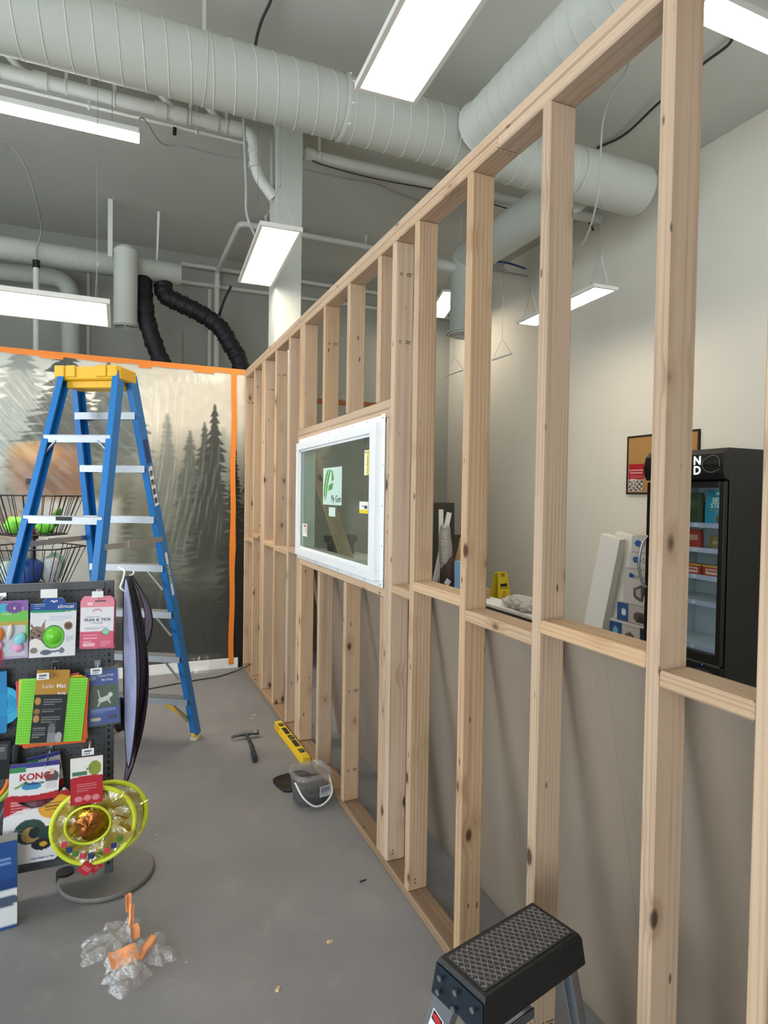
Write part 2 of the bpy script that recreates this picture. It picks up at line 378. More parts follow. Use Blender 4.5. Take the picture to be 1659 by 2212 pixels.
XL, XR, YN, YF, ZC = -6.0, 5.07, -3.2, 9.1, 5.0
struct(MB().box((XL-.1, YN-.1, -.1), (XR+.1, YF+.1, 0)).obj('floor', 'concrete'))
struct(MB().box((XL-.1, YN-.1, ZC), (XR+.1, YF+.1, ZC+.1)).obj('ceiling', 'paint_ceiling'))
struct(MB().box((XR, YN, 0), (XR+.1, YF, ZC)).obj('wall_right', 'paint_wall'))
struct(MB().box((XL-.1, YF, 0), (XR+.1, YF+.1, ZC)).obj('wall_far', 'paint_grey'))
struct(MB().box((XL-.1, YN, 0), (XL, .6, ZC)).box((XL-.1, .6, 3.6), (XL, 4.6, ZC)).box((XL-.1, 4.6, 0), (XL, YF, ZC)).box((XL-.1, .6, 0), (XL, 4.6, .1)).obj('wall_left', 'paint_wall'))
struct(MB().box((XL, YN-.1, 3.6), (XR, YN, ZC)).box((-1.2, YN-.1, 0), (XR, YN, 3.6)).box((XL, YN-.1, 0), (XL+.4, YN, 3.6)).obj('wall_rear', 'paint_wall'))
# square column rising behind the end of the stud wall
struct(MB().box((1.275, 5.50, 0), (1.515, 5.76, ZC), .004).obj('wall_column', 'duct_paint'))
# low partition that closes the room behind
struct(MB().box((1.53, 7.0, 0), (3.62, 7.1, 2.76)).obj('wall_back_right', 'paint_grey'))
tp = thing('masking_tape_strip', 'brownish orange masking tape with torn film along the top of the far low wall', 'tape')
MB().box((1.9, 6.992, 2.73), (3.3, 6.999, 2.79), 0).obj('tape', 'tape_brown', tp)
film_mat('milky_film', 'd9dbd8', .45, .12, .25, .6, 25)
for k, x in enumerate((2.05, 2.45, 3.0)):
    MB().grid(lambda a, b: (x+a*.22, 6.99-.03*math.sin(a*9+k)*math.sin(b*5), 2.77+b*(.05+.07*abs(math.sin(a*7+k*2)))), 14, 6).obj('torn_film', 'milky_film', tp)

# ------------------------------------------------------------------ mural wall
def mural():
    X0, X1, Z1 = -2.3, 1.56, 2.81; nx, nz = 420, 330
    xs, zs = np.meshgrid(np.linspace(X0, X1, nx+1), np.linspace(0, Z1, nz+1)); x = xs.ravel(); z = zs.ravel()
    u = (x+.898)*267.3; v = 776+(Z1-z)*(1440-776)/Z1 + (u-265)*.05*(z/Z1-.2)      # drawing units
    def vnoise(a, b, s, seed):
        g = np.random.default_rng(seed).random((256, 256)); p = a/s; q = b/s
        i = np.floor(p).astype(int); j = np.floor(q).astype(int); f = p-i; h = q-j; f = f*f*(3-2*f); h = h*h*(3-2*h)
        G = lambda m, n: g[m % 256, n % 256]
        return (G(i,j)*(1-f)+G(i+1,j)*f)*(1-h)+(G(i,j+1)*(1-f)+G(i+1,j+1)*f)*h
    fb = lambda s, sd: (vnoise(u, v, s, sd)+.5*vnoise(u, v, s/2, sd+1)+.25*vnoise(u, v, s/4, sd+2))/1.75
    lerp = lambda a, b, t: a+(b-a)*np.clip(t, 0, 1)[:, None]
    A = lambda h: np.array(hx(h))
    c = np.tile(A('e2ddd0'), (len(u), 1))
    left = np.clip((330-u)/260, 0, 1)
    c = lerp(c, np.tile(A('cfd2cd'), (len(u), 1)), left)
    t = (v-900+40*(fb(120, 3)-.5))/210
    c = lerp(c, np.tile(A('50574a'), (len(u), 1)), t*1.0)
    c = lerp(c, np.tile(A('2f352b'), (len(u), 1)), (v-1190)/170)
    olive = np.exp(-((u-300)/150)**2-((v-1085)/70)**2); c = lerp(c, np.tile(A('6a6442'), (len(u), 1)), olive*.55)
    def tree(cx, top, bot, wid, col, a, freq=.30, ragged=.5, soft=3., sd=0):
        nonlocal c
        h = (v-top); s = (h*freq/6.0+vnoise(u*0+cx, v, 9, 50+sd)*1.2+sd*.37) % 1.0
        hw = wid*np.clip(h/(bot-top), 0, 1)**.85*((1-ragged)+ragged*s*1.35)*(.85+.4*vnoise(v, u*0, 22, 70+sd))
        hw = hw*(1+.25*np.where(u < cx, vnoise(v, v*0, 13, 11+sd), vnoise(v, v*0, 13, 12+sd)))
        m = np.clip((hw-np.abs(u-cx)+1.)/soft+.5, 0, 1)*(h > 0)*np.clip((bot+60-v)/80, 0, 1)
        c = lerp(c, np.tile(A(col), (len(u), 1)), m*a)
    for q in range(14):
        tree(-330+q*62, 960+50*math.sin(q*2.3), 1230, 46, '9da299', .5, .3, .5, 14, 20+q)
    tree(40, 742, 1000, 92, '99a19e', .9, .26, .5, 8, 1); tree(-60, 790, 1000, 60, 'b6bbb7', .8, .26, .5, 8, 2)
    tree(128, 742, 975, 84, '46514b', 1., .30, .55, 3, 3); tree(216, 782, 960, 48, '525b54', .95, .34, .55, 5, 4); tree(258, 815, 960, 40, '6a726b', .9, .34, .5, 6, 5)
    tree(-130, 830, 1040, 50, '6f766f', .8, .3, .5, 5, 6)
    tree(345, 885, 1120, 34, '8d9087', .8, .3, .4, 9, 7); tree(398, 920, 1150, 42, '6d7368', .85, .3, .45, 7, 8)
    tree(432, 900, 1180, 40, '50574c', .85, .3, .5, 5, 9); tree(456, 862, 1190, 50, '3c443b', .95, .34, .55, 3, 10)
    tree(506, 948, 1330, 40, '1e241d', 1., .42, .75, 1.5, 11); tree(560, 900, 1330, 60, '262d25', 1., .40, .7, 1.5, 12); tree(620, 930, 1330, 60, '262d25', 1., .40, .7, 1.5, 13)
    low = np.clip((v-1150)/60, 0, 1)*np.clip((u-495)/10, 0, 1); c = lerp(c, np.tile(A('20261e'), (len(u), 1)), low)
    # a soft brown furry shape and a pale patch under it
    fur = np.clip(1.25-(((u-98)/88)**4+((v-1010)/62)**4), 0, 1)*(.75+.5*fb(26, 9))
    c = lerp(c, np.tile(A('96744c'), (len(u), 1)), fur); f2 = np.clip(1.2-((u-105)/80)**2-((v-1030)/30)**2, 0, 1)*fb(18, 21)
    c = lerp(c, np.tile(A('6b4a2f'), (len(u), 1)), f2*1.1)
    f3 = np.clip(1.1-((u-70)/60)**2-((v-968)/26)**2, 0, 1); c = lerp(c, np.tile(A('c9a873'), (len(u), 1)), f3*.7)
    pale = np.clip((np.minimum.reduce([(u-62), (252-u)*.8, (v-1056), (1330-v)*.5]))/18, 0, 1); c = lerp(c, np.tile(A('c5c5c2'), (len(u), 1)), pale*.85)
    pk = np.clip(1-((u-25)/60)**2-((v-1120)/70)**2, 0, 1); c = lerp(c, np.tile(A('a78f80'), (len(u), 1)), pk*.8)
    c = (c**1.45)*(.95+.10*fb(14, 31))[:, None]
    V = np.stack([x, np.full_like(x, 5.87), z], 1)
    i, j = np.meshgrid(np.arange(nx), np.arange(nz)); q = (j*(nx+1)+i).ravel(); F = np.stack([q, q+1, q+nx+2, q+nx+1], 1)
    n0 = len(V); V = np.concatenate([V, np.array([[X0,5.97,0],[X1,5.97,0],[X1,5.97,Z1],[X0,5.97,Z1]])]); c = np.concatenate([c, np.tile(A('d8d6cf'), (4, 1))])
    e = [0, nx, nz*(nx+1)+nx, nz*(nx+1)]
    Fl = F.tolist()+[[n0+1, n0, n0+3, n0+2], [e[3], e[2], n0+2, n0+3], [e[0], n0, n0+1, e[1]], [e[1], n0+1, n0+2, e[2]], [e[0], e[3], n0+3, n0]]
    me = bpy.data.meshes.new('wall_back'); me.from_pydata(V.tolist(), [], Fl); painted(me, c); me.materials.append(MATS['print_wall'])
    o = bpy.data.objects.new('wall_back', me); COL.objects.link(o); struct(o, 'low wall covered with a printed forest mural of misty fir trees')
    return o
mural()
struct(MB().box((XL, 5.87, 0), (-2.302, 5.97, 2.81)).obj('wall_back_left', 'paint_grey'))
struct(MB().box((-2.3, 5.858, 0), (1.04, 5.869, .095), .002).obj('baseboard_back', 'white_plastic'))
mat('dark_trim', '1b1b1b', .6); MB().box((1.043, 5.861, .03), (1.052, 5.8698, .10)).obj('trim_1', 'dark_trim')['kind'] = 'structure'
# protective film hung in front of the mural
film_mat('dust_film', 'e4e6e2', .93, .040, .26, .20, 14)
def film(a, b):
    x = -2.3+a*3.29; z = .02+b*2.77
    ang = x*.8+z*.75 if x < .25 else x*1.0-z*.12; f = .010*math.sin(x*5+z*1.2)+.0035*math.sin(ang*52+3*math.sin(z*2.1+x))*(.3+.7*math.sin(x*2.3+z*1.9)**2)+.0040*math.sin(ang*95+4*math.sin(z*3-x*2))*math.sin(x*3.1-z*2.3)**2+.0018*math.sin(ang*170+5*math.sin(z*2+x*3))
    f += .008*math.sin(x*23+3*math.sin(z*1.7))*(1-b)**2
    flare = max(0, .16-(z))/.16
    es = min(1., max(0., (.944-x)/.06)); e = min(1., max(0., (2.740-z)/.10))*es       # taped flat to the wall along the top and the side
    y_ = 5.8648-e*(.0268-f*.7)-flare*.14*(.6+.4*math.sin(x*11))*es
    if z < .125: y_ = min(y_, 5.8570)      # over the baseboard
    return (x, y_, z if z > .1 else max(.006+.006*math.sin(x*40)**2, z*.8))
fo = MB().grid(film, 430, 150).obj('plastic_sheet', 'dust_film')
tag(fo, 'clear wrinkled plastic dust sheet taped over the forest mural', 'plastic sheet')
tk = thing('orange_tape_border', 'orange masking tape holding the plastic dust sheet along its top and side', 'tape')
MB().grid(lambda a, b: (-2.3+a*3.38, 5.8640-.0005*math.sin(a*50), 2.77+.045*b+.004*math.sin(a*37)*(1-b)), 90, 2).obj('tape_top', 'orange_tape', tk)
for (x0, x1, dz) in ((.15, .26, -.018), (.62, .80, -.014), (-.62, -.44, -.012)):
    MB().box((x0, 5.8615, 2.765+dz), (x1, 5.8635, 2.80+dz*.3)).obj('tape_patch', 'orange_tape', tk)
MB().grid(lambda a, b: (.955+.048*a-.004*math.sin(b*21)+(b-.5)*.006+(.012*max(0, 1-abs(b-.40)/.09)*a), 5.8560+.0075*min(1., max(0., b-.03)/.02), .035+b*2.745), 2, 60).obj('tape_side', 'orange_tape', tk)
# ------------------------------------------------------------------ stud wall
XA, XB = 1.0822, 1.1712; ZT = 2.738
SW = thing('stud_wall', 'new bare pine stud wall framing with top plate, blocking and a window opening', 'wall frame', (1.127, 3.0, 0))
def lumber(name, y0, y1, z0, z1, m='pine', x0=XA, x1=XB, ch=.0045, parent=SW):
    dx, dy, dz = x1-x0, y1-y0, z1-z0; c = Vector(((x0+x1)/2, (y0+y1)/2, (z0+z1)/2))
    jx = random.uniform(-.0012, .0012)
    if dz >= dy: o = MB().box((-dx/2, -dy/2, -dz/2), (dx/2, dy/2, dz/2), ch).obj(name, m, parent); o.rotation_euler = (0, 0, random.uniform(-.012, .012))
    else: o = MB().box((-dx/2, -dz/2, -dy/2), (dx/2, dz/2, dy/2), ch).obj(name, m, parent, rot=(PI/2, 0, 0))
    o.location = c-parent.location+Vector((jx if name == 'stud' else 0, 0, 0)); return o
S = .038
lumber('bottom_plate', .30, 3.15, 0, S, 'pine_treated'); lumber('bottom_plate', 3.152, 5.862, 0, S, 'pine_treated')
lumber('top_plate', .30, 1.66, 2.738, 2.7745); lumber('top_plate', 1.662, 5.862, 2.738, 2.7745)
lumber('top_plate', .30, 2.95, 2.7775, 2.814, x0=XA+.002, x1=XB+.002); lumber('top_plate', 2.952, 5.862, 2.7775, 2.814, x0=XA+.002, x1=XB+.002)
STUDS = [.764, 1.023, 1.436, 1.843, 2.244, 2.465, 4.238, 4.65, 5.038, 5.078, 5.118, 5.447, 5.848]
for y in STUDS: lumber('stud', y-S, y-.0006, S+.0004, ZT-.0004)
lumber('stud', .36, .398, S+.0004, ZT-.0004)
for y in (2.5042, 3.934, 3.9725): lumber('jack_stud', y-S, y-.0006, S+.0004, 1.9895)
lumber('header', 2.4665, 3.972, 1.990, 2.029); lumber('header', 2.4665, 3.972, 2.030, 2.069)
for y in (2.6315, 3.038, 3.448, 3.8715, 3.910, 3.9485): lumber('cripple_stud', y-S, y-.0006, 2.0694, ZT-.0004)
lumber('sill', 2.505, 3.8955, 1.1935, 1.2315)
for y in (2.5435, 3.036, 3.494, 3.894): lumber('cripple_stud', y-S, y-.0006, S+.0004, 1.193)
def block(y0, y1, zt): lumber('blocking', y0+.0006, y1-S-.0006, zt-.0385, zt)
block(.764, 1.023, 1.272); block(1.023, 1.436, 1.303); block(1.436, 1.843, 1.260); block(1.843, 2.244, 1.302); block(2.244, 2.465, 1.260)
block(3.9725, 4.238, 1.283); block(4.238, 4.65, 1.257); block(4.65, 5.038, 1.271); block(5.118, 5.447, 1.303); block(5.447, 5.848, 1.248)
# grade stamps inked on the wide faces
def stamp(y, x, z, s=1.0, two=True):
    b = MB()
    for k in range(2): b.box((x+.012*s, y-S-.0009, z-.006+.009*k), (x+(.046 if k else .040)*s, y-S-.0005, z-.002+.009*k))
    b.ring((x-.022*s, y-S-.0007, z), (0, 1, 0), .007*s, .0012, 14, 4)
    b.obj('grade_stamp', 'ink_stamp', SW, loc=-SW.location)
    if two: text('2', .022*s, 'ink_stamp', SW, Vector((x, y-S-.0006, z))-SW.location, bold=.01, name='grade_stamp')
stamp(1.023, 1.13, .265); stamp(1.436, 1.126, .41); stamp(1.436, 1.126, -.2+.33, .8); stamp(1.023, 1.128, .065)
for y, z in ((2.465, 2.60), (2.465, 2.31), (3.448, 2.52), (3.036, .20), (3.036, .62), (4.65, 2.55), (5.038, 2.5), (5.848, 2.5)): stamp(y, 1.126, z, .75, False)
# nail heads in the narrow faces at top and bottom of the near studs
nails = MB()
for y in STUDS[:6]:
    for z in (.07, .085): nails.lathe((XA+.03, y-S-.001, z), [(.004, -.0006), (.003, .001)], 8, 'Y')
nails.obj('nail_heads', 'steel', SW, loc=-SW.location)['kind'] = 'stuff'

# ------------------------------------------------------------------ window in the stud wall
WN = thing('window_1', 'white vinyl fixed picture window with stickers on the glass, nailed into the stud wall', 'window', (1.05, 3.16, 1.2325), kind='structure')
def wpart(name, boxes, m, parent=WN, ch=.002):
    b = MB()
    for p, q in boxes: b.box(p, q, ch)
    return b.obj(name, m, parent, loc=-WN.location if parent is WN else (0, 0, 0))
fy0, fy1, fz0, fz1 = 2.542, 3.880, 1.262, 1.974; B = .045
wpart('frame_bottom', [((1.047, fy0, fz0), (1.165, fy1, fz0+B))], 'vinyl_white'); wpart('frame_top', [((1.047, fy0, fz1-B), (1.165, fy1, fz1))], 'vinyl_white')
wpart('frame_side', [((1.047, fy0, fz0+B), (1.165, fy0+B+.025, fz1-B))], 'vinyl_white'); wpart('frame_side', [((1.047, fy1-B, fz0+B), (1.165, fy1, fz1-B))], 'vinyl_white')
gl = wpart('glass', [((1.068, fy0+B-.004, fz0+B-.004), (1.072, fy1-B+.004, fz1-B+.004))], 'window_glass', ch=0)
wpart('glazing_bead', [((1.060, fy0+B, fz0+B), (1.0675, fy1-B, fz0+B+.012)), ((1.060, fy0+B, fz1-B-.012), (1.0675, fy1-B, fz1-B)), ((1.060, fy0+B, fz0+B), (1.0675, fy0+B+.012, fz1-B)), ((1.060, fy1-B-.012, fz0+B), (1.0675, fy1-B, fz1-B))], 'vinyl_white', ch=.001)
fl = [((1.078, 2.507, 1.2328), (1.0815, 3.93, fz0)), ((1.078, 2.507, fz1), (1.0815, 3.93, 2.005)), ((1.078, 2.507, fz0), (1.0815, fy0, fz1)), ((1.078, fy1, fz0), (1.0815, 3.93, fz1))]
wpart('nailing_flange', fl, 'vinyl_white', ch=.0005)
ns = MB()
for k in range(8):
    y = 2.53+k*.195
    for z in (1.244, 1.993): ns.lathe((1.0775, y, z), [(.0045, -.001), (.0035, .0006)], 8, 'X')
for z in (1.42, 1.6, 1.78): ns.lathe((1.0775, 2.523, z), [(.0045, -.001), (.0035, .0006)], 8, 'X')
ns.obj('flange_nails', 'steel', WN, loc=-WN.location)['kind'] = 'stuff'
mat('corner_patch', 'f4f5f6', .4)
MB().box((1.0765, 2.503, 1.974), (1.0795, 2.545, 2.010), .0005).obj('corner_flap', 'corner_patch', WN, loc=-WN.location, rot=None)
# stickers (read from the -X side): local x of a sticker runs towards -Y
def sticker(name, y, z, w, h, base, paint, n=40):
    o = card(name, w, h, .0008, paint, base, WN, n); o.rotation_euler = (0, 0, -PI/2); o.location = Vector((1.0672, y, z))-WN.location; return o
mat('ink_leaf', '4c9a3a', .5); mat('ink_dark', '33383a', .5)
def logo(k):
    k.poly([(.05,.75),(.06,.48),(.14,.22),(.24,.06),(.33,.05),(.22,.25),(.15,.48),(.12,.72),(.13,.90)], '4c9a3a')
    k.poly([(.36,.05),(.46,.05),(.36,.22),(.28,.45),(.22,.70),(.16,.93),(.15,.75),(.19,.48),(.26,.25)], '4c9a3a')
    k.poly([(.47,.08),(.52,.09),(.60,.28),(.59,.34),(.48,.37)], '4c9a3a'); k.poly([(.33,.47),(.57,.40),(.53,.57),(.30,.63)], '4c9a3a')
so = sticker('sticker', 3.20, 1.694, .318, .205, 'c9e3da', logo, 70); so['label'] = 'pale green square sticker with a green leaf emblem'
text('Ply Gem', .052, 'ink_dark', WN, Vector((1.0666, 3.128, 1.624))-WN.location, (PI/2, 0, -PI/2), sx=.92, bold=.008)
sticker('sticker', 3.195, 1.5535, .109, .050, 'cfe6df', None, 6)
def yb(k): k.rect(.55, 0, 1, 1, 'e7d62a').lines(.62, .9, .08, 9, .1, '4a4a30', .03); k.rect(.1, .05, .4, .12, '777777')
sticker('sticker', 2.692, 1.80, .058, .118, 'f2f2ea', yb, 14)
def yc(k): k.rect(0, .70, 1, 1, 'ecd922').rect(.6, .32, .92, .6, '444444').rect(.32, .34, .5, .44, '888888').lines(.05, .9, .80, 2, .08, '4a4a30', .03)
sticker('sticker', 2.722, 1.588, .113, .056, 'f4f4f0', yc, 30)
def yr(k): k.rect(.25, .08, .85, .2, 'b02a35').rect(.7, .2, .8, .8, 'c06a70').lines(.2, .6, .35, 4, .1, '999999', .03)
sticker('sticker', 3.725, 1.425, .10, .078, 'f1f0ee', yr, 20)
MB().lathe((1.0668, 2.7135, 1.908), [(.015, -.0006), (.014, .0006)], 16, 'X').obj('sticker', 'dark_grey', WN, loc=-WN.location)

# ------------------------------------------------------------------ grey boards leaning on the back of the studs
def board_mat():
    m = mat('grey_board', '8c7f71', .6, var=.06, vscale=2.2); nt = m.node_tree; N = nt.nodes; K = nt.links; b = N['Principled BSDF']
    src = b.inputs['Base Color'].links[0].from_socket
    tc = N.new('ShaderNodeTexCoord'); mp = N.new('ShaderNodeMapping'); mp.inputs['Rotation'].default_value = (.5, 0, 0); mp.inputs['Scale'].default_value = (1, 9, 1.6); K.new(tc.outputs['Object'], mp.inputs[0])
    nz = N.new('ShaderNodeTexNoise'); nz.inputs['Scale'].default_value = 3.2; nz.inputs['Detail'].default_value = 8; nz.inputs['Roughness'].default_value = .75; K.new(mp.outputs[0], nz.inputs['Vector'])
    r = N.new('ShaderNodeValToRGB'); r.color_ramp.elements[0].position = .60; r.color_ramp.elements[1].position = .80; r.color_ramp.elements[0].color = (0,0,0,1); r.color_ramp.elements[1].color = (.55,.55,.55,1); K.new(nz.outputs['Fac'], r.inputs[0])
    mx = N.new('ShaderNodeMix'); mx.data_type = 'RGBA'; K.new(r.outputs[0], mx.inputs[0]); K.new(src, mx.inputs[6]); mx.inputs[7].default_value = (*lin('b9b4ac'), 1); K.new(mx.outputs[2], b.inputs['Base Color'])
board_mat()
ZB = 1.232; lean = math.atan2(1.404-1.182, ZB); Lb = math.hypot(1.404-1.182, ZB)
for (y0, y1, lab) in ((.20, 1.2495, 'grey scuffed wall board leaning on the back of the studs beside the black drinks cooler'), (1.250, 4.02, 'long grey scuffed wall board leaning behind the studs under the window')):
    o = MB().box((0, y0-(y0+y1)/2, 0), (.0125, (y1-y0)/2, Lb), .001).obj('wall_board', 'grey_board'); o.location = (1.402, (y0+y1)/2, .001); o.rotation_euler = (0, -lean, 0)
    tag(o, lab.replace('drinks cooler', 'display fridge'), 'board')
# ------------------------------------------------------------------ ducts
def helix(x0, x1, y, z, r, pitch, ax='X', t=.006, n=26):
    pts = []; k = int((x1-x0)/pitch*n)
    for i in range(k+1):
        a = x0+(x1-x0)*i/k; w = 2*PI*i/n
        pts.append((a, y+r*math.cos(w), z+r*math.sin(w)) if ax == 'X' else (y+r*math.cos(w), a, z+r*math.sin(w)))
    return MB().tube(pts, t, 5)
DY, DZ, DR, DX = 4.37, 4.500, .214, 4.40
bd = thing('main_duct', 'large white spiral air duct running across under the ceiling', 'duct', (0, DY, DZ))
MB().lathe((0, 0, 0), [(DR, -4.6), (DR, DX-.012), (DR-.006, DX)], 48, 'X').obj('duct_body', 'duct_paint', bd)
helix(-4.5, 3.6, 0, 0, DR, .142, t=.005).obj('spiral_seam', 'duct_paint', bd)
MB().lathe((0, 0, 0), [(DR+.004, 1.47), (DR+.008, 1.49), (DR+.004, 1.51)], 48, 'X', cap=False).obj('joint_band', 'duct_paint', bd)
MB().lathe((0, 0, 0), [(DR+.004, 3.62), (DR+.006, 3.63), (DR+.004, 3.64)], 48, 'X', cap=False).obj('joint_band', 'duct_paint', bd)
for a in (2.2, 2.8, 3.5, 4.1): MB().lathe((1.515, (DR+.004)*math.cos(a), (DR+.004)*math.sin(a)), [(.012, -.006), (.012, .006)], 8, 'Z').obj('joint_screw', 'white_metal', bd)
for x in (.51, -1.9, 2.8):
    MB().box((x-.012, -.003, DR), (x+.012, .003, ZC-DZ)).ring((x, 0, 0), (1, 0, 0), DR+.003, .003, 32, 4).obj('hanger_strap', 'duct_paint', bd)
d2 = thing('branch_duct', 'white branch duct joining the main duct above the stud wall', 'duct', (2.56, 0, 4.5))
MB().lathe((0, 0, 0), [(.185, -1.5), (.185, DY-.235), (.205, DY-.219)], 40, 'Y').obj('duct_body', 'duct_paint', d2)
helix(-1.4, DY-.32, 0, 0, .185, .142, 'Y', .0045).obj('spiral_seam', 'duct_paint', d2)
MB().box((-.01, .6, .185), (.01, .605, ZC-4.5)).obj('hanger_strap', 'duct_paint', d2)
d3 = thing('rear_branch_duct', 'white branch duct with a round ceiling diffuser on its drop, near the right wall', 'duct', (3.82, 0, 4.5))
MB().lathe((0, 0, 0), [(.205, DY+.222), (.205, 6.38), (.15, 6.58)], 40, 'Y').obj('duct_body', 'duct_paint', d3)
MB().lathe((0, 6.44, 0), [(.0, .15), (.12, .13), (.19, .05), (.205, 0), (.205, -.86), (.25, -.88), (.25, -.895)], 40).obj('drop', 'duct_paint', d3)
def louvre(parent, c, r):
    b = MB()
    for k, q in enumerate((.92, .72, .52, .32)): b.ring((c[0], c[1], c[2]+.004*k), (0, 0, 1), r*q, .007, 32, 6)
    b.lathe(c, [(r*.14, -.003), (r*.14, .01)], 16); b.obj('diffuser_rings', 'white_metal', parent)
    MB().lathe((c[0], c[1], c[2]+.012), [(r*.95, 0), (r*.95, .004)], 32).obj('diffuser_core', 'dark_grey', parent)
louvre(d3, (0, 6.44, -.903), .23)
MB().tube(smooth_path([(-.19, 6.44, -.14), (-.36, 6.46, -.12), (-.54, 6.46, -.17), (-.96, 6.5, -.17)]), .066, 12).obj('side_arm', 'duct_paint', d3)
MB().tube([(-.1, 6.44, .12), (-.1, 6.44, ZC-4.5)], .005, 6).obj('hanger_rod', 'white_metal', d3)
d4 = thing('far_duct', 'white duct end with a round down-facing diffuser above the mural wall', 'duct', (0, 7.93, 4.30))
MB().lathe((0, 0, 0), [(.13, -4.6), (.13, .668), (.12, .674)], 36, 'X').obj('duct_body', 'duct_paint', d4)
helix(-3.0, -.1, 0, 0, .13, .138, t=.0032, n=20).obj('spiral_seam', 'duct_paint', d4)
MB().lathe((.055, -.28, 0), [(.0, .145), (.07, .138), (.115, .10), (.127, .03), (.127, -.72), (.132, -.73), (.132, -.758)], 36).obj('drop', 'duct_paint', d4)
MB().ring((.055, -.28, .07), (0, 0, 1), .125, .006, 32, 6).obj('joint_band', 'white_metal', d4)
louvre(d4, (.055, -.28, -.766), .125)
MB().box((-.135, -.13, .05), (-.085, -.12, ZC-4.30)).obj('hanger_strap', 'white_metal', d4)
MB().tube([(.40, 0, .11), (.41, -.02, .40), (.42, -.02, ZC-4.30)], [.012, .014, .02], 8).obj('hanger_rod', 'white_metal', d4)

mat('flex_black', '17171a', .55, bump=.6, bscale=60)
def flex(name, pts, r, lab):
    P = smooth_path(pts, 14); R = [r*(1+.07*math.sin(i*2.1)+.05*math.sin(i*.9)) for i in range(len(P))]
    o = MB().tube(P, R, 18).obj(name, 'flex_black'); return tag(o, lab, 'duct')
flex('flexible_duct', [(.245, 7.93, 4.155), (.25, 7.85, 4.02), (.285, 7.72, 3.65), (.42, 7.70, 3.24), (.60, 7.70, 2.9), (.70, 7.72, 2.5), (.72, 7.73, 1.2), (.72, 7.73, .02)], .10, 'black insulated flexible duct hanging straight down beside the round diffuser drop')
flex('flexible_duct', [(.47, 7.93, 4.155), (.50, 7.90, 4.02), (.68, 7.86, 3.93), (.90, 7.84, 3.84), (1.12, 7.82, 3.70), (1.25, 7.8, 3.50), (1.38, 7.8, 3.25), (1.44, 7.8, 2.7), (1.46, 7.8, 1.3), (1.46, 7.8, .02)], .105, 'black insulated flexible duct curving sideways and down behind the white conduit')
tag(MB().tube(smooth_path([bp(472, 690, 'Y', 7.74), bp(476, 672, 'Y', 7.80), bp(486, 645, 'Y', 8.4), bp(499, 618, 'Y', 9.035)]), .016, 6, flat=.35).obj('support_strap', 'black_plastic'), 'black strap tying the flexible duct up to the lower sprinkler pipe', 'strap')

# ------------------------------------------------------------------ pipes
def pipe(name, pts, r, label, cat='pipe', couple=(), straps=(), m='pipe_paint', n=14, extra=None, sm=4):
    t = thing(name, label, cat, tuple(pts[0]))
    o = Vector(pts[0]); Q = [Vector(p)-o for p in pts]
    # round the corners
    P = [Q[0]]
    for i in range(1, len(Q)-1):
        a, b, c = Q[i-1], Q[i], Q[i+1]; e = min(r*2.2, (b-a).length*.45, (c-b).length*.45); p = b+(a-b).normalized()*e; q = b+(c-b).normalized()*e
        for k in range(sm+1):
            s = k/sm; P.append(p*(1-s)**2+b*2*s*(1-s)+q*s*s)
    P.append(Q[-1]); MB().tube(P, r, n).obj('pipe_run', m, t)
    for (p, d, L) in couple:
        p = Vector(p)-o; d = Vector(d).normalized(); MB().tube([p-d*L/2, p+d*L/2], r*1.2, n).obj('coupling', m, t)
    for (x, y, z) in straps:
        MB().box((x-.012-o.x, y-.004-o.y, z-r-.01-o.z), (x+.012-o.x, y+.004-o.y, ZC-o.z)).ring((x-o.x, y-o.y, z-o.z), (1, 0, 0), r+.004, .005, 16, 5).obj('pipe_hanger', m, t)
    if extra: extra(t, o)
    return t
PY, PZ = 5.55, 4.84
def wyes(t, o):
    for x in (-.72, .38, .76):
        MB().tube(smooth_path([(x-o.x+.10, 0, 0), (x-o.x, 0, .05), (x-o.x-.10, .0, ZC-o.z+.0)]), .03, 12).obj('wye_branch', 'pipe_paint', t)
pipe('drain_pipe', [(-4.5, PY, PZ), (1.08, PY, PZ), (1.10, PY, 4.50), (1.27, PY+.03, 4.33)], .052, 'thick white drain pipe with couplings and hangers running under the main duct', couple=[((x, PY, PZ), (1, 0, 0), .10) for x in (-.90, -.58, .30, .46, .72, .92)]+[((1.09, PY, 4.68), (0, 0, 1), .05), ((1.10, PY, 4.56), (0, 0, 1), .05)], straps=[(x, PY, PZ) for x in (-.40, -.05, .54, .84, -1.4)], extra=wyes)
pipe('drain_pipe', [(1.517, 5.60, 4.79), (5.065, 5.60, 4.86)], .052, 'white drain pipe between the column and the right wall', couple=[((1.60, 5.60, 4.792), (1, 0, 0), .10)], straps=[(1.70, 5.60, 4.793)])
pipe('cable_tray_tube', [(-4.5, 5.62, 4.765), (1.0, 5.62, 4.775)], .015, 'thin white conduit running along below the drain pipe', 'conduit', straps=[(-.24, 5.62, 4.767), (.6, 5.62, 4.772)])
tag(MB().box((.405, 5.603, 4.706), (.435, 5.638, 4.762), .003).obj('sensor_box', 'black_plastic'), 'tiny black box clipped under the drain pipe', 'sensor')
tag(MB().tube([(0, 0, 0)]+[Vector((x, 0, -.02*math.sin(x*3)-.01)) for x in np.linspace(.1, 2.5, 20)], .007, 6).obj('hanging_wire', 'cable_dark', loc=(1.62, 5.575, 4.738)), 'sagging black wire below the drain pipe right of the column', 'cable')
pipe('sprinkler_pipe', [(.76, 8.95, 4.80), (5.06, 8.95, 4.83)], .029, 'upper thin white sprinkler pipe along the far wall', straps=[(3.2, 8.95, 4.817)])
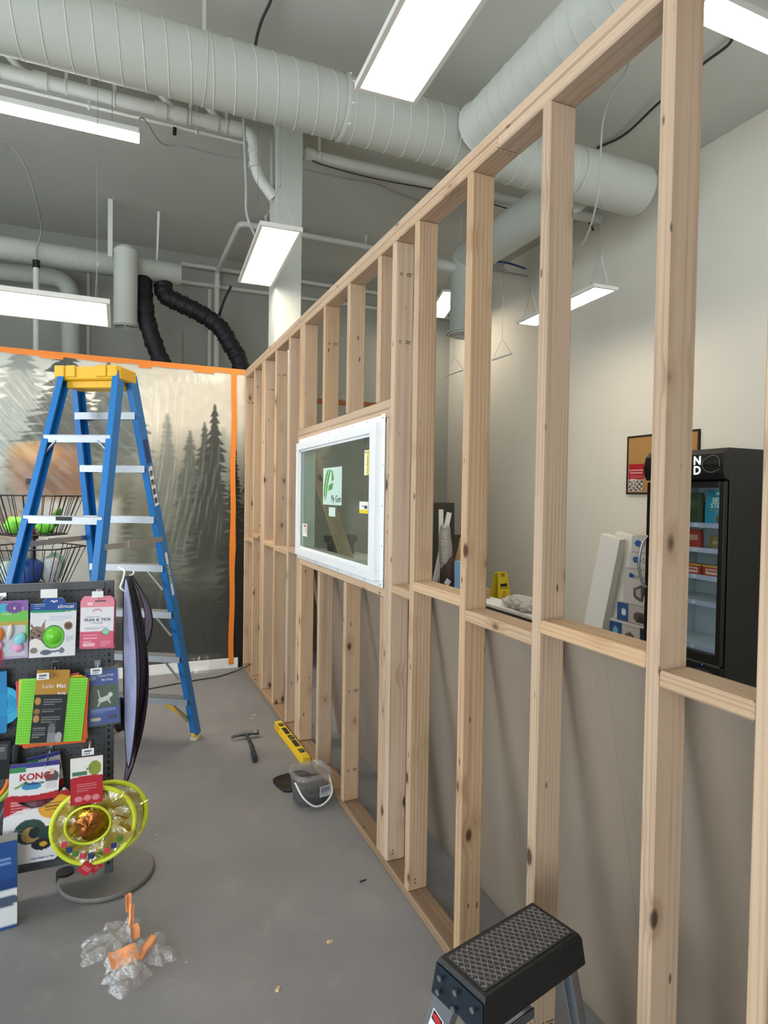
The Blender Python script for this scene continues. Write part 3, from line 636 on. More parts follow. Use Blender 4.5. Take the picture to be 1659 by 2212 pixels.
pipe('sprinkler_pipe', [(.72, 9.05, 4.585), (5.06, 9.05, 4.63)], .029, 'lower thin white sprinkler pipe along the far wall', straps=[(3.3, 9.05, 4.61)])
pipe('sprinkler_main', [(1.235, 8.86, .0), (1.235, 8.86, 4.73), (1.30, 7.45, 4.85), (5.06, 7.45, 4.86)], .034, 'white sprinkler main that drops down the far wall and crosses the ceiling', couple=[((1.235, 8.86, 4.55), (0, 0, 1), .10), ((1.235, 8.86, 3.85), (0, 0, 1), .08)], straps=[(1.6, 7.45, 4.85), (2.9, 7.45, 4.855)])
pipe('wall_conduit', [(1.167, 9.073, .0), (1.167, 9.073, 4.54)], .026, 'white conduit standing next to the sprinkler drop on the far wall', 'conduit')
pipe('vent_pipe', [(-4.4, 8.75, 4.20), (-.58, 8.75, 4.32), (-.56, 8.75, .0)], .105, 'thick grey elbow pipe turning down behind the mural wall', m='duct_paint', sm=8)
pipe('wall_conduit', [(-.390, 9.077, .0), (-.390, 9.077, 4.68)], .022, 'thin grey conduit rising behind the bright lamp over the mural', 'conduit')
def capb(t, o): MB().lathe((0, 0, 4.081-o.z), [(.038, 0), (.038, .082)], 12).obj('black_cap', 'black_plastic', t)
pipe('wall_conduit', [(-.846, 7.75, .0), (-.846, 7.75, 4.081)], .031, 'grey standpipe with a black cap above the mural wall', 'conduit', extra=capb)
# access panel and fine lines on the far wall
tag(MB().box((.38, 9.083, 2.6), (.80, 9.0995, 3.92), .002).obj('access_panel', 'paint_grey'), 'flat grey access panel on the far wall', 'panel')

# ------------------------------------------------------------------ lamps
def panel_lamp(label, c, L, Wd, rz, side='Y', group=None, tops=(5.0, 5.0)):
    t = thing('panel_light', label, 'light', c, rz, group)
    fw = .022
    a, b = (Wd/2, L/2) if side == 'Y' else (L/2, Wd/2)
    MB().box((-a, -b, 0), (a, -b+fw, .03)).box((-a, b-fw, 0), (a, b, .03)).box((-a, -b+fw, 0), (-a+fw, b-fw, .03)).box((a-fw, -b+fw, 0), (a, b-fw, .03)).box((-a+fw, -b+fw, .012), (a-fw, b-fw, .03)).obj('frame', 'white_metal', t)
    MB().add([(-a+fw, -b+fw, .004), (a-fw, -b+fw, .004), (a-fw, b-fw, .004), (-a+fw, b-fw, .004)], [(0, 3, 2, 1)]).obj('diffuser', 'diffuser', t)
    for s in (-1, 1):
        e = (0, s*b*.86) if side == 'Y' else (s*a*.86, 0); w = MB()
        h = tops[0 if s < 0 else 1]-c[2]; kz = min(.34, h*.5)
        for d in (-1, 1):
            q = (d*a*.8, e[1]) if side == 'Y' else (e[0], d*b*.8)
            w.tube([(q[0], q[1], .03), (e[0], e[1], kz)], .0022, 5)
        w.tube([(e[0], e[1], kz), (e[0], e[1], h)], .0022, 5).lathe((e[0], e[1], kz), [(.006, -.015), (.006, .015)], 8)
        w.obj('suspension_wire', 'steel', t)
    MB().box((-.05 if side == 'Y' else -.12, -.12 if side == 'Y' else -.05, .03), (.05 if side == 'Y' else .12, .12 if side == 'Y' else .05, .065)).obj('driver_box', 'white_metal', t)
    return t
panel_lamp('lit panel light hung right above the near stud wall beside the main duct', (1.105, 2.075, 3.5), 1.22, .305, -.045)
panel_lamp('lit panel light hung in front of the square column', (1.065, 4.89, 3.5), 1.24, .300, -.055, tops=(4.284, 5.0))
panel_lamp('bright wide panel light hung over the forest mural and the blue ladder', (-.672, 4.66, 2.85), 1.22, .62, .0, 'X')
panel_lamp('lit panel light hung over the space behind the stud wall, near the right wall', (3.96, 4.87, 3.5), 1.26, .26, -.06, tops=(4.284, 4.31))
panel_lamp('lit panel light glimpsed far back beside the round diffuser drop', (4.35, 8.0, 4.45), 1.22, .30, -.3)
def strip_lamp(label, c, L, k=1.0):
    t = thing('strip_light', label, 'light', c)
    MB().box((-L/2, -.035*k, .028), (L/2, .035*k, .075), .004).obj('housing', 'white_metal', t)
    prof = [(-.03, .028), (-.033, .0), (-.022, -.022), (0, -.028), (.022, -.022), (.033, 0), (.03, .028)]
    b = MB(); n = len(prof)
    prof = [(p[0]*k, p[1]*k+.028*(1-k)) for p in prof]; vs = [(-L/2, p[0], p[1]) for p in prof]+[(L/2, p[0], p[1]) for p in prof]
    b.add(vs, [(i, i+1, n+i+1, n+i) for i in range(n-1)]+[tuple(range(n-1, -1, -1)), tuple(range(n, 2*n))]); b.obj('lens', 'tube_lamp', t)
    for s in (-1, 1): MB().tube([(s*L*.42, 0, .075), (s*L*.42, 0, ZC-c[2])], .003, 6).obj('hanger_wire', 'steel', t)
    return t
strip_lamp('lit white strip light hung under the drain pipe', (-1.08, 5.245, 4.4), 2.42)
strip_lamp('lit white strip light hung right of the near stud wall, towards the right wall', (3.72, 2.255, 4.1), 2.10, 1.55)

# ------------------------------------------------------------------ cables
def cable(label, pts, r, m, name='cable', n=8):
    return tag(MB().tube(smooth_path(pts, 8), r, n).obj(name, m), label, 'cable')
def cz(u, v, Z): return bp(u, v, 'Z', Z)
cable('dark flexible conduit stub arching down behind the main duct', [cz(600, -60, 4.992), cz(585, 0, 4.96), cz(565, 45, 4.94), cz(553, 90, 4.92), cz(548, 140, 4.88)], .011, 'cable_dark')
cable('pale cable looping from the strip light along the ceiling', [(.10, 5.245, 4.47), (.16, 5.30, 4.6), cz(350, 310, 4.96), cz(400, 316, 4.99), cz(470, 335, 4.99), cz(560, 348, 4.99)], .006, 'cable_grey')
cable('thin white cable on the ceiling right of the column', [cz(655, 366, 4.994), cz(740, 385, 4.992), cz(810, 397, 4.99), cz(850, 415, 4.98), cz(910, 437, 4.99)], .006, 'cable_grey')
cable('grey flexible cable arching down to the capped standpipe', [bp(-60, 300, 'Z', 4.985), bp(-20, 303, 'Y', 6.15), bp(20, 315, 'Y', 6.2), bp(55, 360, 'Y', 6.4), bp(78, 430, 'Y', 6.8), bp(90, 495, 'Y', 7.5), Vector((-.835, 7.70, 4.29)), Vector((-.846, 7.75, 4.14))], .010, 'cable_grey')
cable('grey conduit drop hanging to the panel light by the column', [bp(527, 230, 'Y', 4.8), bp(528, 300, 'Y', 4.8), bp(532, 400, 'Y', 4.8), bp(535, 470, 'Y', 4.83), (1.03, 4.87, 3.56)], .011, 'cable_grey')
cable('grey cord hanging from the ceiling behind the stud wall in a long loop', [bp(1355, 90, 'Y', 3.6), bp(1355, 145, 'Y', 3.6), bp(1322, 200, 'Y', 3.6), bp(1303, 260, 'Y', 3.6), bp(1297, 340, 'Y', 3.6), bp(1290, 430, 'Y', 3.66), bp(1268, 510, 'Y', 3.85), bp(1240, 560, 'Y', 4.1), (3.9, 4.8, 3.56)], .007, 'cable_grey')
cable('dark grey armoured cable crossing the ceiling towards the strip light', [cz(1290, 320, 4.99), cz(1350, 290, 4.97), cz(1420, 225, 4.95), cz(1510, 145, 4.97), cz(1575, 95, 4.97), cz(1580, 65, 4.992)], .011, 'cable_dark')
mat('pex_blue', '2a4a86', .4)
tag(MB().tube(smooth_path([bp(1040, 560, 'Y', 6.8), bp(1066, 564, 'Y', 6.8), bp(1100, 569, 'Y', 6.8), bp(1134, 580, 'X', 5.065)]), .014, 8).obj('blue_pipe', 'pex_blue'), 'short blue plastic water pipe stub by the right wall', 'pipe')
pipe('wall_stub_pipe', [bp(1040, 580, 'Y', 6.9), bp(1140, 597, 'X', 5.072)], .014, 'thin grey stub pipe below the blue pipe by the right wall', m='cable_grey')
cable('small black wires dangling under the end of the main duct', [bp(1258, 465, 'Y', 5.62), bp(1272, 480, 'Y', 5.62), bp(1282, 498, 'Y', 5.62)], .010, 'black_plastic', n=6)
# empty white rails hanging on wires at the back of the right hand space
for (u0, v0, u1, v1, Yd, lab) in ((1063, 778, 1106, 764, 6.7, 'empty white rail hung on a wire triangle under the grey stub pipe'), (962, 812, 1000, 799, 7.3, 'empty white rail hung on a wire triangle below the round diffuser')):
    a = bp(u0, v0, 'Y', Yd); b = bp(u1, v1, 'Y', Yd-.25); t = thing('hanging_rail', lab, 'rail', tuple(a)); d = b-a
    MB().tube([(0, 0, 0), d], .012, 4).obj('rail', 'white_metal', t)
    k = d*.5+Vector((0, 0, .22)); MB().tube([(0, 0, 0), k], .002, 5).tube([d, k], .002, 5).tube([k, (k.x, k.y, ZC-a.z)], .002, 5).obj('suspension_wire', 'steel', t)
# ------------------------------------------------------------------ blue step ladder
mat('ladder_blue', '1c78c4', .38, var=.04, vscale=6); mat('ladder_yellow', 'f0b921', .4); mat('ladder_foot', 'cfc8ae', .6)
PSI = .531; LC = Vector((-.114, 3.828, 0))
LD = thing('step_ladder', 'tall blue fibreglass step ladder with yellow cap and aluminium steps', 'ladder', LC, -PSI)
# local: x along the steps, +y towards the climbing side
HT = 2.302
def rail(name, top, bot, facing, w=.066, dpt=.030):
    top, bot = Vector(top), Vector(bot); z = (top-bot).normalized(); y = Vector((0, 1, 0)); y = (y-z*y.dot(z)).normalized(); x = y.cross(z)*facing
    b = MB(); L = (top-bot).length; t = .005
    def slab(x0, x1, y0, y1):
        vs = [];
        for (h) in (0, L):
            for (p, q) in ((x0, y0), (x1, y0), (x1, y1), (x0, y1)): vs.append(bot+z*h+x*p+y*q)
        b.add(vs, [(0,3,2,1),(4,5,6,7),(0,1,5,4),(1,2,6,5),(2,3,7,6),(3,0,4,7)])
    slab(0, t, -w/2, w/2); slab(-dpt, 0, -w/2, -w/2+t); slab(-dpt, 0, w/2-t, w/2)
    return b.obj(name, 'ladder_blue', LD), (bot, z, x, y, L)
wt, wb, sc_, sr_ = .176, .318, .654, .687
R1 = rail('front_rail', (wt, .055, HT), (wb, sc_, .022), 1, .078); R2 = rail('front_rail', (-wt, .055, HT), (-wb, sc_, .022), -1, .078)
R3 = rail('rear_rail', (wt-.005, -.055, HT), (wb, -sr_, .022), 1, .062); R4 = rail('rear_rail', (-wt+.005, -.055, HT), (-wb, -sr_, .022), -1, .062)
for s, y in ((1, sc_), (-1, sc_), (1, -sr_), (-1, -sr_)):
    MB().box((s*wb-s*.036, y-.045, 0), (s*wb+s*.010, y+.045, .030), .004).obj('foot', 'ladder_foot', LD)
def atz(z, s, y1, w1=wb, w0=wt, y0=.055): t = (HT-z)/HT; return (s*(w0+(w1-w0)*t), y0+(y1-y0)*t)
for k in range(1, 8):
    z = .300*k; xr, y = atz(z, 1, sc_)
    MB().box((-xr+.004, y-.040, z-.006), (xr-.004, y+.040, z), .001).box((-xr+.004, y-.042, z-.040), (xr-.004, y-.037, z)).box((-xr+.004, y+.037, z-.040), (xr-.004, y+.042, z)).obj('step', 'alu', LD)
    if k <= 4:
        for s in (-1, 1):
            MB().tube([(s*(xr-.01), y-.03, z-.15), (s*(xr-.12), y-.035, z-.02)], .008, 6).obj('step_brace', 'alu', LD)
rv = MB()
for k in range(1, 8):
    z = .300*k-.013; xr, y = atz(z, 1, sc_)
    for s in (-1, 1): rv.lathe((s*(xr+.005), y-.02, z), [(.006, -.004), (.006, .003)], 8, 'X')
rv.obj('rivets', 'steel', LD)['kind'] = 'stuff'
for z in (1.93, 1.50, .9, .45):
    xr, y = atz(z, 1, -sr_, wb, wt-.005, -.055)
    MB().box((-xr+.003, y-.034, z-.026), (xr-.003, y-.030, z+.016), .001).box((-xr+.003, y-.034, z+.012), (xr-.003, y+.004, z+.016)).obj('rear_brace', 'alu', LD)
    if z > 1.8:
        for s in (-1, 1): MB().tube([(s*(xr-.002), y-.03, z-.085), (s*(xr-.075), y-.03, z-.016)], .008, 6).obj('corner_brace', 'alu', LD)
xr, y = atz(1.50, 1, -sr_, wb, wt-.005, -.055)
MB().box((-.035, y-.0352, 1.492), (.055, y-.0345, 1.512)).obj('rating_sticker', 'ink_black', LD)
for s in (-1, 1):
    x0, y0 = atz(1.36, s, -sr_, wb, wt-.005, -.055); x1, y1 = atz(1.385, s, sc_); ym = (y0+y1)/2-.02
    MB().box((s*(abs(x0)+.006)-.003, y0, 1.345), (s*(abs(x0)+.006)+.003, ym, 1.375)).box((s*(abs(x0)+.012)-.003, ym-.06, 1.343), (s*(abs(x0)+.012)+.003, ym+.06, 1.379)).box((s*(abs(x0)+.006)-.003, ym, 1.347), (s*(abs(x1)+.006)+.003, y1, 1.377)).obj('spreader_bar', 'steel', LD)
    # yellow knee brace under the lowest step
    xa, ya = atz(.30, s, sc_); xb, yb_ = atz(.06, s, sc_)
    P = smooth_path([(s*(abs(xa)-.17), ya-.03, .272), (s*(abs(xa)-.08), ya-.02, .215), (s*(abs(xa)-.02), yb_-.03, .12), (s*(abs(xb)-.004), yb_-.03, .03)], 6)
    MB().tube(P, .016, 8, flat=.35).obj('knee_brace', 'ladder_yellow', LD)
cp = MB().box((-.185, -.085, HT-.045), (.185, .085, HT+.03), .008).obj('top_cap', 'ladder_yellow', LD)
for x in (-.17, -.105, .075, .14): MB().box((x-.03, -.094, HT-.03), (x+.03, -.083, HT+.034), .004).obj('cap_rib', 'ladder_yellow', cp)
MB().box((-.15, -.06, HT-.085), (.15, .065, HT-.045), .004).obj('cap_skirt', 'ladder_yellow', cp)
# printed strips on the outer face of the front rail
bot, zz, xx, yy, LL = R1[1]
def strip(h0, h1, w, m, nm, paint=None):
    vs = [bot+zz*h+xx*.0062+yy*q for h in (h0, h1) for q in (-w/2, w/2)]
    return MB().add(vs, [(0, 1, 3, 2)]).obj(nm, m, LD)
strip(1.02, 1.30, .030, 'ink_white', 'name_strip'); strip(1.60, 1.84, .052, 'ink_white', 'warning_label'); strip(1.86, 2.0, .05, 'ink_navy', 'warning_label')
for k in range(4): strip(1.615+.055*k, 1.65+.055*k, .040, 'ink_black', 'label_print')
def on_rail(h, body, size, m):
    p = bot+zz*h+xx*.0068; M = Matrix((zz, -yy, xx)).transposed()
    o = text(body, size, m, LD, p, M.to_euler()); return o
on_rail(1.16, 'WERNER', .034, 'ink_black')

# ------------------------------------------------------------------ wire basket stand behind the ladder
mat('wire_black', '1a1a1c', .4); mat('grime', '2b2b2b', .6)
BS = thing('basket_stand', 'black wire basket stand with two tiered baskets on a pole', 'display stand', (-.50, 4.45, 0))
MB().lathe((0, 0, 0), [(.24, 0), (.24, .015), (.03, .03)], 28).obj('base', 'black_metal', BS)
MB().tube([(0, 0, .02), (0, 0, 1.72)], .014, 10).obj('pole', 'black_metal', BS)
MB().box((-.04, -.008, 1.685), (.05, .008, 1.72)).obj('sign_clip', 'black_metal', BS)
def basket(z0, z1, r0, r1):
    b = MB(); n = 6; P0 = [(r0*math.cos(2*PI*k/n), r0*math.sin(2*PI*k/n), z0) for k in range(n)]; P1 = [(r1*math.cos(2*PI*k/n), r1*math.sin(2*PI*k/n), z1) for k in range(n)]
    for k in range(n):
        b.tube([P0[k], P0[(k+1) % n]], .0045, 6); b.tube([P1[k], P1[(k+1) % n]], .0045, 6)
        m0 = Vector(P0[k]).lerp(Vector(P0[(k+1) % n]), .5); b.tube([(0, 0, z0), P0[k]], .003, 5)
        for t in np.linspace(0, .8, 5): b.tube([Vector(P0[k]).lerp(Vector(P0[(k+1) % n]), t), Vector(P1[k]).lerp(Vector(P1[(k+1) % n]), t)], .0026, 5)
    b.lathe((0, 0, z0-.03), [(.028, 0), (.028, .03)], 12)
    b.add([(p[0], p[1], z0+.001) for p in P0], [tuple(range(n))])
    return b.obj('basket', 'wire_black', BS)
basket(1.37, 1.615, .19, .285); basket(1.04, 1.29, .19, .30); basket(.70, .93, .19, .30)
def blob(name, c, s, m, lab, cat, seed, group=None, rot=(0, 0, 0), rest=None, amp=1.0, taper=0.0):
    r = np.random.default_rng(seed); bm = bmesh.new(); bmesh.ops.create_icosphere(bm, subdivisions=3, radius=1)
    ph = r.random((4, 3))*6
    for v in bm.verts:
        p = v.co.copy(); k = 1+amp*(.16*math.sin(p.x*3+ph[0][0])*math.sin(p.y*3+ph[0][1])+.12*math.sin(p.z*5+ph[1][0]+p.x*4)+.06*math.sin(p.y*11+ph[2][0]))
        tp = 1+taper*p.z; v.co = Vector((p.x*s[0]*k*tp, p.y*s[1]*k*tp, p.z*s[2]*k))
    me = bpy.data.meshes.new(name); bm.to_mesh(me); bm.free()
    for q in me.polygons: q.use_smooth = True
    me.materials.append(MATS[m])
    if rest is not None:
        from mathutils import Euler
        E = Euler(rot).to_matrix(); c = (c[0], c[1], rest-.0015-min((E @ v.co).z for v in me.vertices))
    o = link(name, me, None, c, rot); return tag(o, lab, cat, group)
mat('toy_lime', '7ad23c', .6); mat('toy_green', '4d7f2a', .7, var=.3); mat('toy_red', 'c93c50', .6); mat('toy_blue', '2e4d8f', .5); mat('bag_pale', 'b9c9c4', .35, var=.25, vscale=25); mat('bag_teal', '8fb5a0', .4, var=.3, vscale=30); mat('bag_white', 'd2d4d6', .35, var=.15, vscale=30)
BF = 1.371
blob('lime_toy', (-.595, 4.425, 0), (.062, .050, .055), 'toy_lime', 'lime green soft toy in the upper wire basket, left of the pole', 'toy', 1, rest=BF, amp=.7)
blob('lime_toy', (-.425, 4.370, 0), (.060, .045, .045), 'toy_lime', 'lime green soft toy in the upper wire basket, right of the pole', 'toy', 2, rest=BF, amp=.7)
blob('green_toy', (-.385, 4.470, 0), (.030, .030, .082), 'toy_green', 'olive leafy toy standing in the upper wire basket behind the lime toy', 'toy', 3, rot=(0, .35, 0), rest=BF, amp=.7)
blob('red_toy', (-.502, 4.345, 0), (.026, .024, .026), 'toy_red', 'small red ball in the upper wire basket', 'toy', 4, rest=BF, amp=.4)
for k, (dx, dy, m, w) in enumerate(((-.112, -.045, 'bag_pale', 'pale'), (.100, -.070, 'bag_white', 'white crinkled'), (-.008, -.112, 'toy_blue', 'dark blue'), (.112, .058, 'bag_teal', 'teal'), (-.045, .105, 'bag_teal', 'sea green'))):
    blob('toy_bag', (-.50+dx, 4.45+dy, 0), (.062, .052, .090), m, w+' packaged toy in the lower wire basket', 'toy', 10+k, rest=1.041, amp=.85, taper=.28)

# ------------------------------------------------------------------ pegboard display rack
def peg_mat():
    m = bpy.data.materials.new('pegboard'); m.use_nodes = True; nt = m.node_tree; N = nt.nodes; K = nt.links; b = N['Principled BSDF']; b.inputs['Roughness'].default_value = .5
    tc = N.new('ShaderNodeTexCoord'); mp = N.new('ShaderNodeMapping'); mp.inputs['Scale'].default_value = (1/.0254, 1, 1/.0254); K.new(tc.outputs['Object'], mp.inputs[0])
    fr = N.new('ShaderNodeVectorMath'); fr.operation = 'FRACTION'; K.new(mp.outputs[0], fr.inputs[0])
    sb = N.new('ShaderNodeVectorMath'); sb.operation = 'SUBTRACT'; sb.inputs[1].default_value = (.5, 0, .5); K.new(fr.outputs[0], sb.inputs[0])
    ml = N.new('ShaderNodeVectorMath'); ml.operation = 'MULTIPLY'; ml.inputs[1].default_value = (1, 0, 1); K.new(sb.outputs[0], ml.inputs[0])
    ln = N.new('ShaderNodeVectorMath'); ln.operation = 'LENGTH'; K.new(ml.outputs[0], ln.inputs[0])
    gt = N.new('ShaderNodeMath'); gt.operation = 'LESS_THAN'; gt.inputs[1].default_value = .13; K.new(ln.outputs['Value'], gt.inputs[0])
    mx = N.new('ShaderNodeMix'); mx.data_type = 'RGBA'; mx.inputs[6].default_value = (*lin('4a4d51'), 1); mx.inputs[7].default_value = (*lin('121315'), 1); K.new(gt.outputs[0], mx.inputs[0]); K.new(mx.outputs[2], b.inputs['Base Color']); MATS['pegboard'] = m
peg_mat(); mat('rack_grey', '55585c', .45, .3); mat('rack_base', '6f6d69', .5, var=.05, vscale=30); mat('chrome', 'c8ccd2', .2, 1); mat('clear_tag', 'a9c4d8', .2)
YP = 2.84
RK = thing('display_rack', 'dark grey pegboard display rack on round flat feet, hung with pet toys', 'display rack', (-.04, YP, 0))
MB().box((-.93, -.006, .11), (-.012, .006, 1.262)).obj('pegboard_panel', 'pegboard', RK)
MB().box((-.93, -.016, 1.235), (-.012, .012, 1.268), .003).obj('top_rail', 'rack_grey', RK)
MB().box((-.93, -.012, .09), (-.012, .012, .12), .003).obj('bottom_rail', 'rack_grey', RK)
up = MB().box((-.012, -.02, .018), (.022, .02, 1.268), .002).obj('upright', 'rack_grey', RK)
sl = MB()
for k in range(44): sl.box((-.002, -.0206, .06+k*.027), (.008, -.0195, .075+k*.027))
for k in range(44): sl.box((.0215, -.006, .06+k*.027), (.0226, .006, .075+k*.027))
sl.obj('upright_slots', 'black_plastic', up)['kind'] = 'stuff'
up2 = MB().box((-.964, -.02, .018), (-.93, .02, 1.268), .002).obj('upright', 'rack_grey', RK)
for x in (.0, -.94):
    MB().lathe((x, 0, 0), [(.180, 0), (.190, .006), (.190, .016), (.184, .022)], 56).obj('round_foot', 'rack_base', RK)
MB().tube([(-.165, .05, .0), (-.165, .05, .03)], .035, 16).obj('caster', 'black_plastic', RK)

def Q(u, v, Y): return bp(u, v, 'Y', Y)
def hang(u, v, Y): p = Q(u, v, Y); return p
def hook(x, z, y1, parent=RK):
    o = RK.location
    b = MB().tube(smooth_path([(x-o.x, -.006, z-o.z), (x-o.x, y1-o.y+.02, z-o.z-.002), (x-o.x, y1-o.y-.01, z-o.z+.008)], 5), .0028, 6).box((x-o.x-.013, -.014, z-o.z-.008), (x-o.x+.013, -.006, z-o.z+.03), .002)
    return b.obj('peg_hook', 'chrome', RK)
def ptag(x, z, y, w=.034, h=.022, lines=True):
    o = RK.location; t = MB().box((x-o.x-w/2, y-o.y-.002, z-o.z-h/2), (x-o.x+w/2, y-o.y, z-o.z+h/2), .0008).obj('price_tag', 'white_plastic', RK)
    if lines: MB().box((x-o.x-w*.32, y-o.y-.0026, z-o.z), (x-o.x+w*.3, y-o.y-.002, z-o.z+h*.28)).box((x-o.x-w*.36, y-o.y-.0026, z-o.z-h*.3), (x-o.x+w*.2, y-o.y-.002, z-o.z-h*.18)).obj('price_print', 'ink_grey', t)
def product(name, label, cat, u0, v0, u1, v1, Y, t, paint, base, n=46, rz=0., ry=0., outline=None, m='print_card', bend=None, group=None, hang_dx=0):
    a = Q(u0, v0, Y); b = Q(u1, v1, Y); w = b.x-a.x; h = a.z-b.z; c = (a+b)/2
    r = thing(name, label, cat, (c.x, Y, c.z), 0, group, rot=(0, ry, rz))
    o = card('printed_front', w, h, t, paint, base, r, n, outline, bend, m)
    return r, w, h
Y1 = 2.745
# --- row 1
def p_treats(k):
    k.rect(0, 0, 1, .42, '8a5aa8').rect(0, .12, .34, .4, 'd85a96').rect(.34, .05, .72, .38, '36a8c8').ell(.78, .42, .5, .26, '6cc04a').ell(.76, .12, .16, .09, '6b3f8e').rect(0, .36, 1, .42, 'e88a3a', .6)
    k.rect(.05, .42, .95, .96, 'c9cbd6').lines(.02, .4, .17, 3, .05, 'f4dcea', .02)
pr, w, h = product('cat_toy_pack', 'colourful carded pack of cat treat toys with red feathers', 'pet toy', -64, 1302, 61, 1420, Y1, .006, p_treats, 'b9a6c8', 50)
text('6', .016, 'ink_white', pr, (w*.26, -.0042, h*.375), bold=.02); text('S', .014, 'ink_white', pr, (w*.40, -.0042, h*.37))
text('Treats', .012, 'ink_white', pr, (w*.12, -.0042, h*.28))
mat('toy_orange', 'f08426', .6); mat('toy_aqua', '86d3da', .6, var=.25, vscale=90); mat('toy_pink', 'e9a3cf', .6); mat('feather_red', 'cc1f3c', .8); mat('toy_cream', 'dcd6cf', .6, var=.2, vscale=60)
def lump(c, s, m, rot=(0,0,0), nm='toy_fish'):
    b = MB().lathe((0, 0, 0), [(.02, -1), (.5, -.75), (.9, -.3), (1, .1), (.75, .6), (.35, .9), (.02, 1)], 14); o = b.obj(nm, m, pr, c, rot); o.scale = s; return o
lump((w*.18, -.014, -h*.03), (.011, .010, .032), 'toy_cream', (0, .15, 0)); lump((w*.36, -.014, -.16*h), (.020, .013, .026), 'toy_aqua', (0, .35, 0)); lump((w*.32, -.014, -.31*h), (.019, .012, .018), 'toy_pink', (0, .3, 0))
lump((w*.0, -.014, -.06*h), (.014, .012, .030), 'toy_orange'); lump((-.02*w, -.014, -.25*h), (.016, .012, .020), 'toy_pink')
fb_ = MB()
for k in range(30):
    x = -.05*w+.012*random.uniform(-1, 1); fb_.tube([(w*.03, -.012, -.33*h), (w*.03+x, -.02, -.42*h), (w*.03+x*2.2, -.02+random.uniform(-.006, .006), -h*(.5+random.random()*.14))], [.0022, .0018, .0006], 4)
fb_.obj('feathers', 'feather_red', pr)['kind'] = 'stuff'
def p_slim(k):
    k.rect(0, 0, 1, .22, '1f4f9f').put((k.Y > .20)&(k.Y < .235+.02*np.sin(k.X*4)), '2c9a6a').rect(0, .24, 1, 1, 'e4e6ea')
    k.ell(.15, .64, .19, .17, '8a7766').ell(.12, .78, .16, .10, 'efe9e2').poly([(.20,.52),(.33,.36),(.32,.56)], '9a8069').poly([(.0,.47),(.04,.42),(.10,.52)], '7a6655').ell(.20, .63, .03, .022, '2c2620').ell(.06, .66, .03, .022, '2c2620').bar(.02, .55, .12, .60, .01, '4e4036').bar(.15, .53, .24, .58, .01, '4e4036')
    k.ell(.51, .66, .245, .20, '35502f').ell(.51, .66, .228, .185, '6cc83c').ell(.46, .60, .10, .07, 'a5e87a').ell(.60, .72, .07, .05, '58b02c')
    k.ell(.83, .48, .095, .07, '8a6a52').ell(.83, .48, .07, .045, '6a4a38').lines(.40, .90, .31, 3, .03, 'a8c0d8', .012).lines(.78, .95, .66, 4, .025, '8fa5c8', .01)
    k.ell(.10, .88, .08, .05, '8a8078').ell(.36, .92, .12, .045, '6b6a70').bar(.25, .92, .72, .90, .015, '5a6a88').ell(.70, .90, .06, .05, '7a7a80')
    k.lines(.08, .30, .09, 3, .035, 'bcd0ea', .012)
sl_o = lambda x, y: y > .10 or abs(x-.5) < .17+.08*math.sin(min(1, y/.10)*PI/2)
pr, w, h = product('cat_toy_card', 'blue and white card with a green ball and a tabby cat photo', 'pet toy', 65, 1294, 164, 1414, Y1-.004, .010, p_slim, 'dfe3e8', 70, .05, .03, sl_o)
text('slimcat', .021, 'ink_white', pr, (w*.26, -.0064, h*.355), bold=.008)
MB().tube(smooth_path([(-.012, -.006, .006+h*.42), (-.004, -.006, h*.455), (0, -.006, h*.425), (.006, -.006, h*.46), (.012, -.006, h*.44)]), .0022, 6).obj('paw_mark', 'ink_white', pr)
MB().lathe((w*.01, .004, -h*.16), [(.0, -.024), (.016, -.021), (.028, -.010), (.031, 0)], 24, 'Y', cap=False).obj('green_ball', mat('ball_green', '6fcf35', .25), pr)
def p_flea(k):
    k.rect(0, 0, 1, .23, 'ea8fa0').rect(.02, .22, .98, .68, 'e8e7ec').rect(0, .69, 1, 1, 'd9627c').ell(.50, .29, .15, .05, 'dba2b4').ell(.5, .31, .11, .035, 'e8e7ec').lines(.16, .84, .40, 1, .03, '8a90a0', .012).lines(.14, .84, .60, 2, .03, 'a0a6b4', .012)
    k.rect(.42, .08, .75, .115, '3a3a44').ell(.76, .70, .12, .065, '3f8f6a').ell(.76, .70, .10, .052, '9fd0b0').lines(.10, .5, .745, 3, .06, 'f2c0cc', .02).rect(.1, .90, .45, .97, 'f0bcc8').lines(.62, .9, .88, 3, .035, 'f2c0cc', .012).rect(.2, .12, .36, .18, 'f8d8de')
fl_o = lambda x, y: y > .10 or abs(x-.5) < .36+.14*math.sqrt(max(0, min(1, y/.10)))
for k in range(3):
    pr, w, h = product('flea_collar_pack', ('pink and white flea collar pack, frontmost on its hook', 'pink flea collar pack behind the front one', 'pink flea collar pack at the back of its hook')[k], 'pet collar', 173+k*2, 1289+k, 246+k*2, 1396+k, Y1+k*.016, .006, p_flea, 'd9627c', 46 if k == 0 else 20, -.03-.03*k, .02, fl_o, group=None)
    if k == 0:
        text('FLEA & TICK', .0155, 'ink_navy', pr, (w*.02, -.004, -.015*h+.012), bold=.012, sx=1.15); text('C O L L A R', .008, 'ink_grey', pr, (0, -.004, -.0*h-.004))
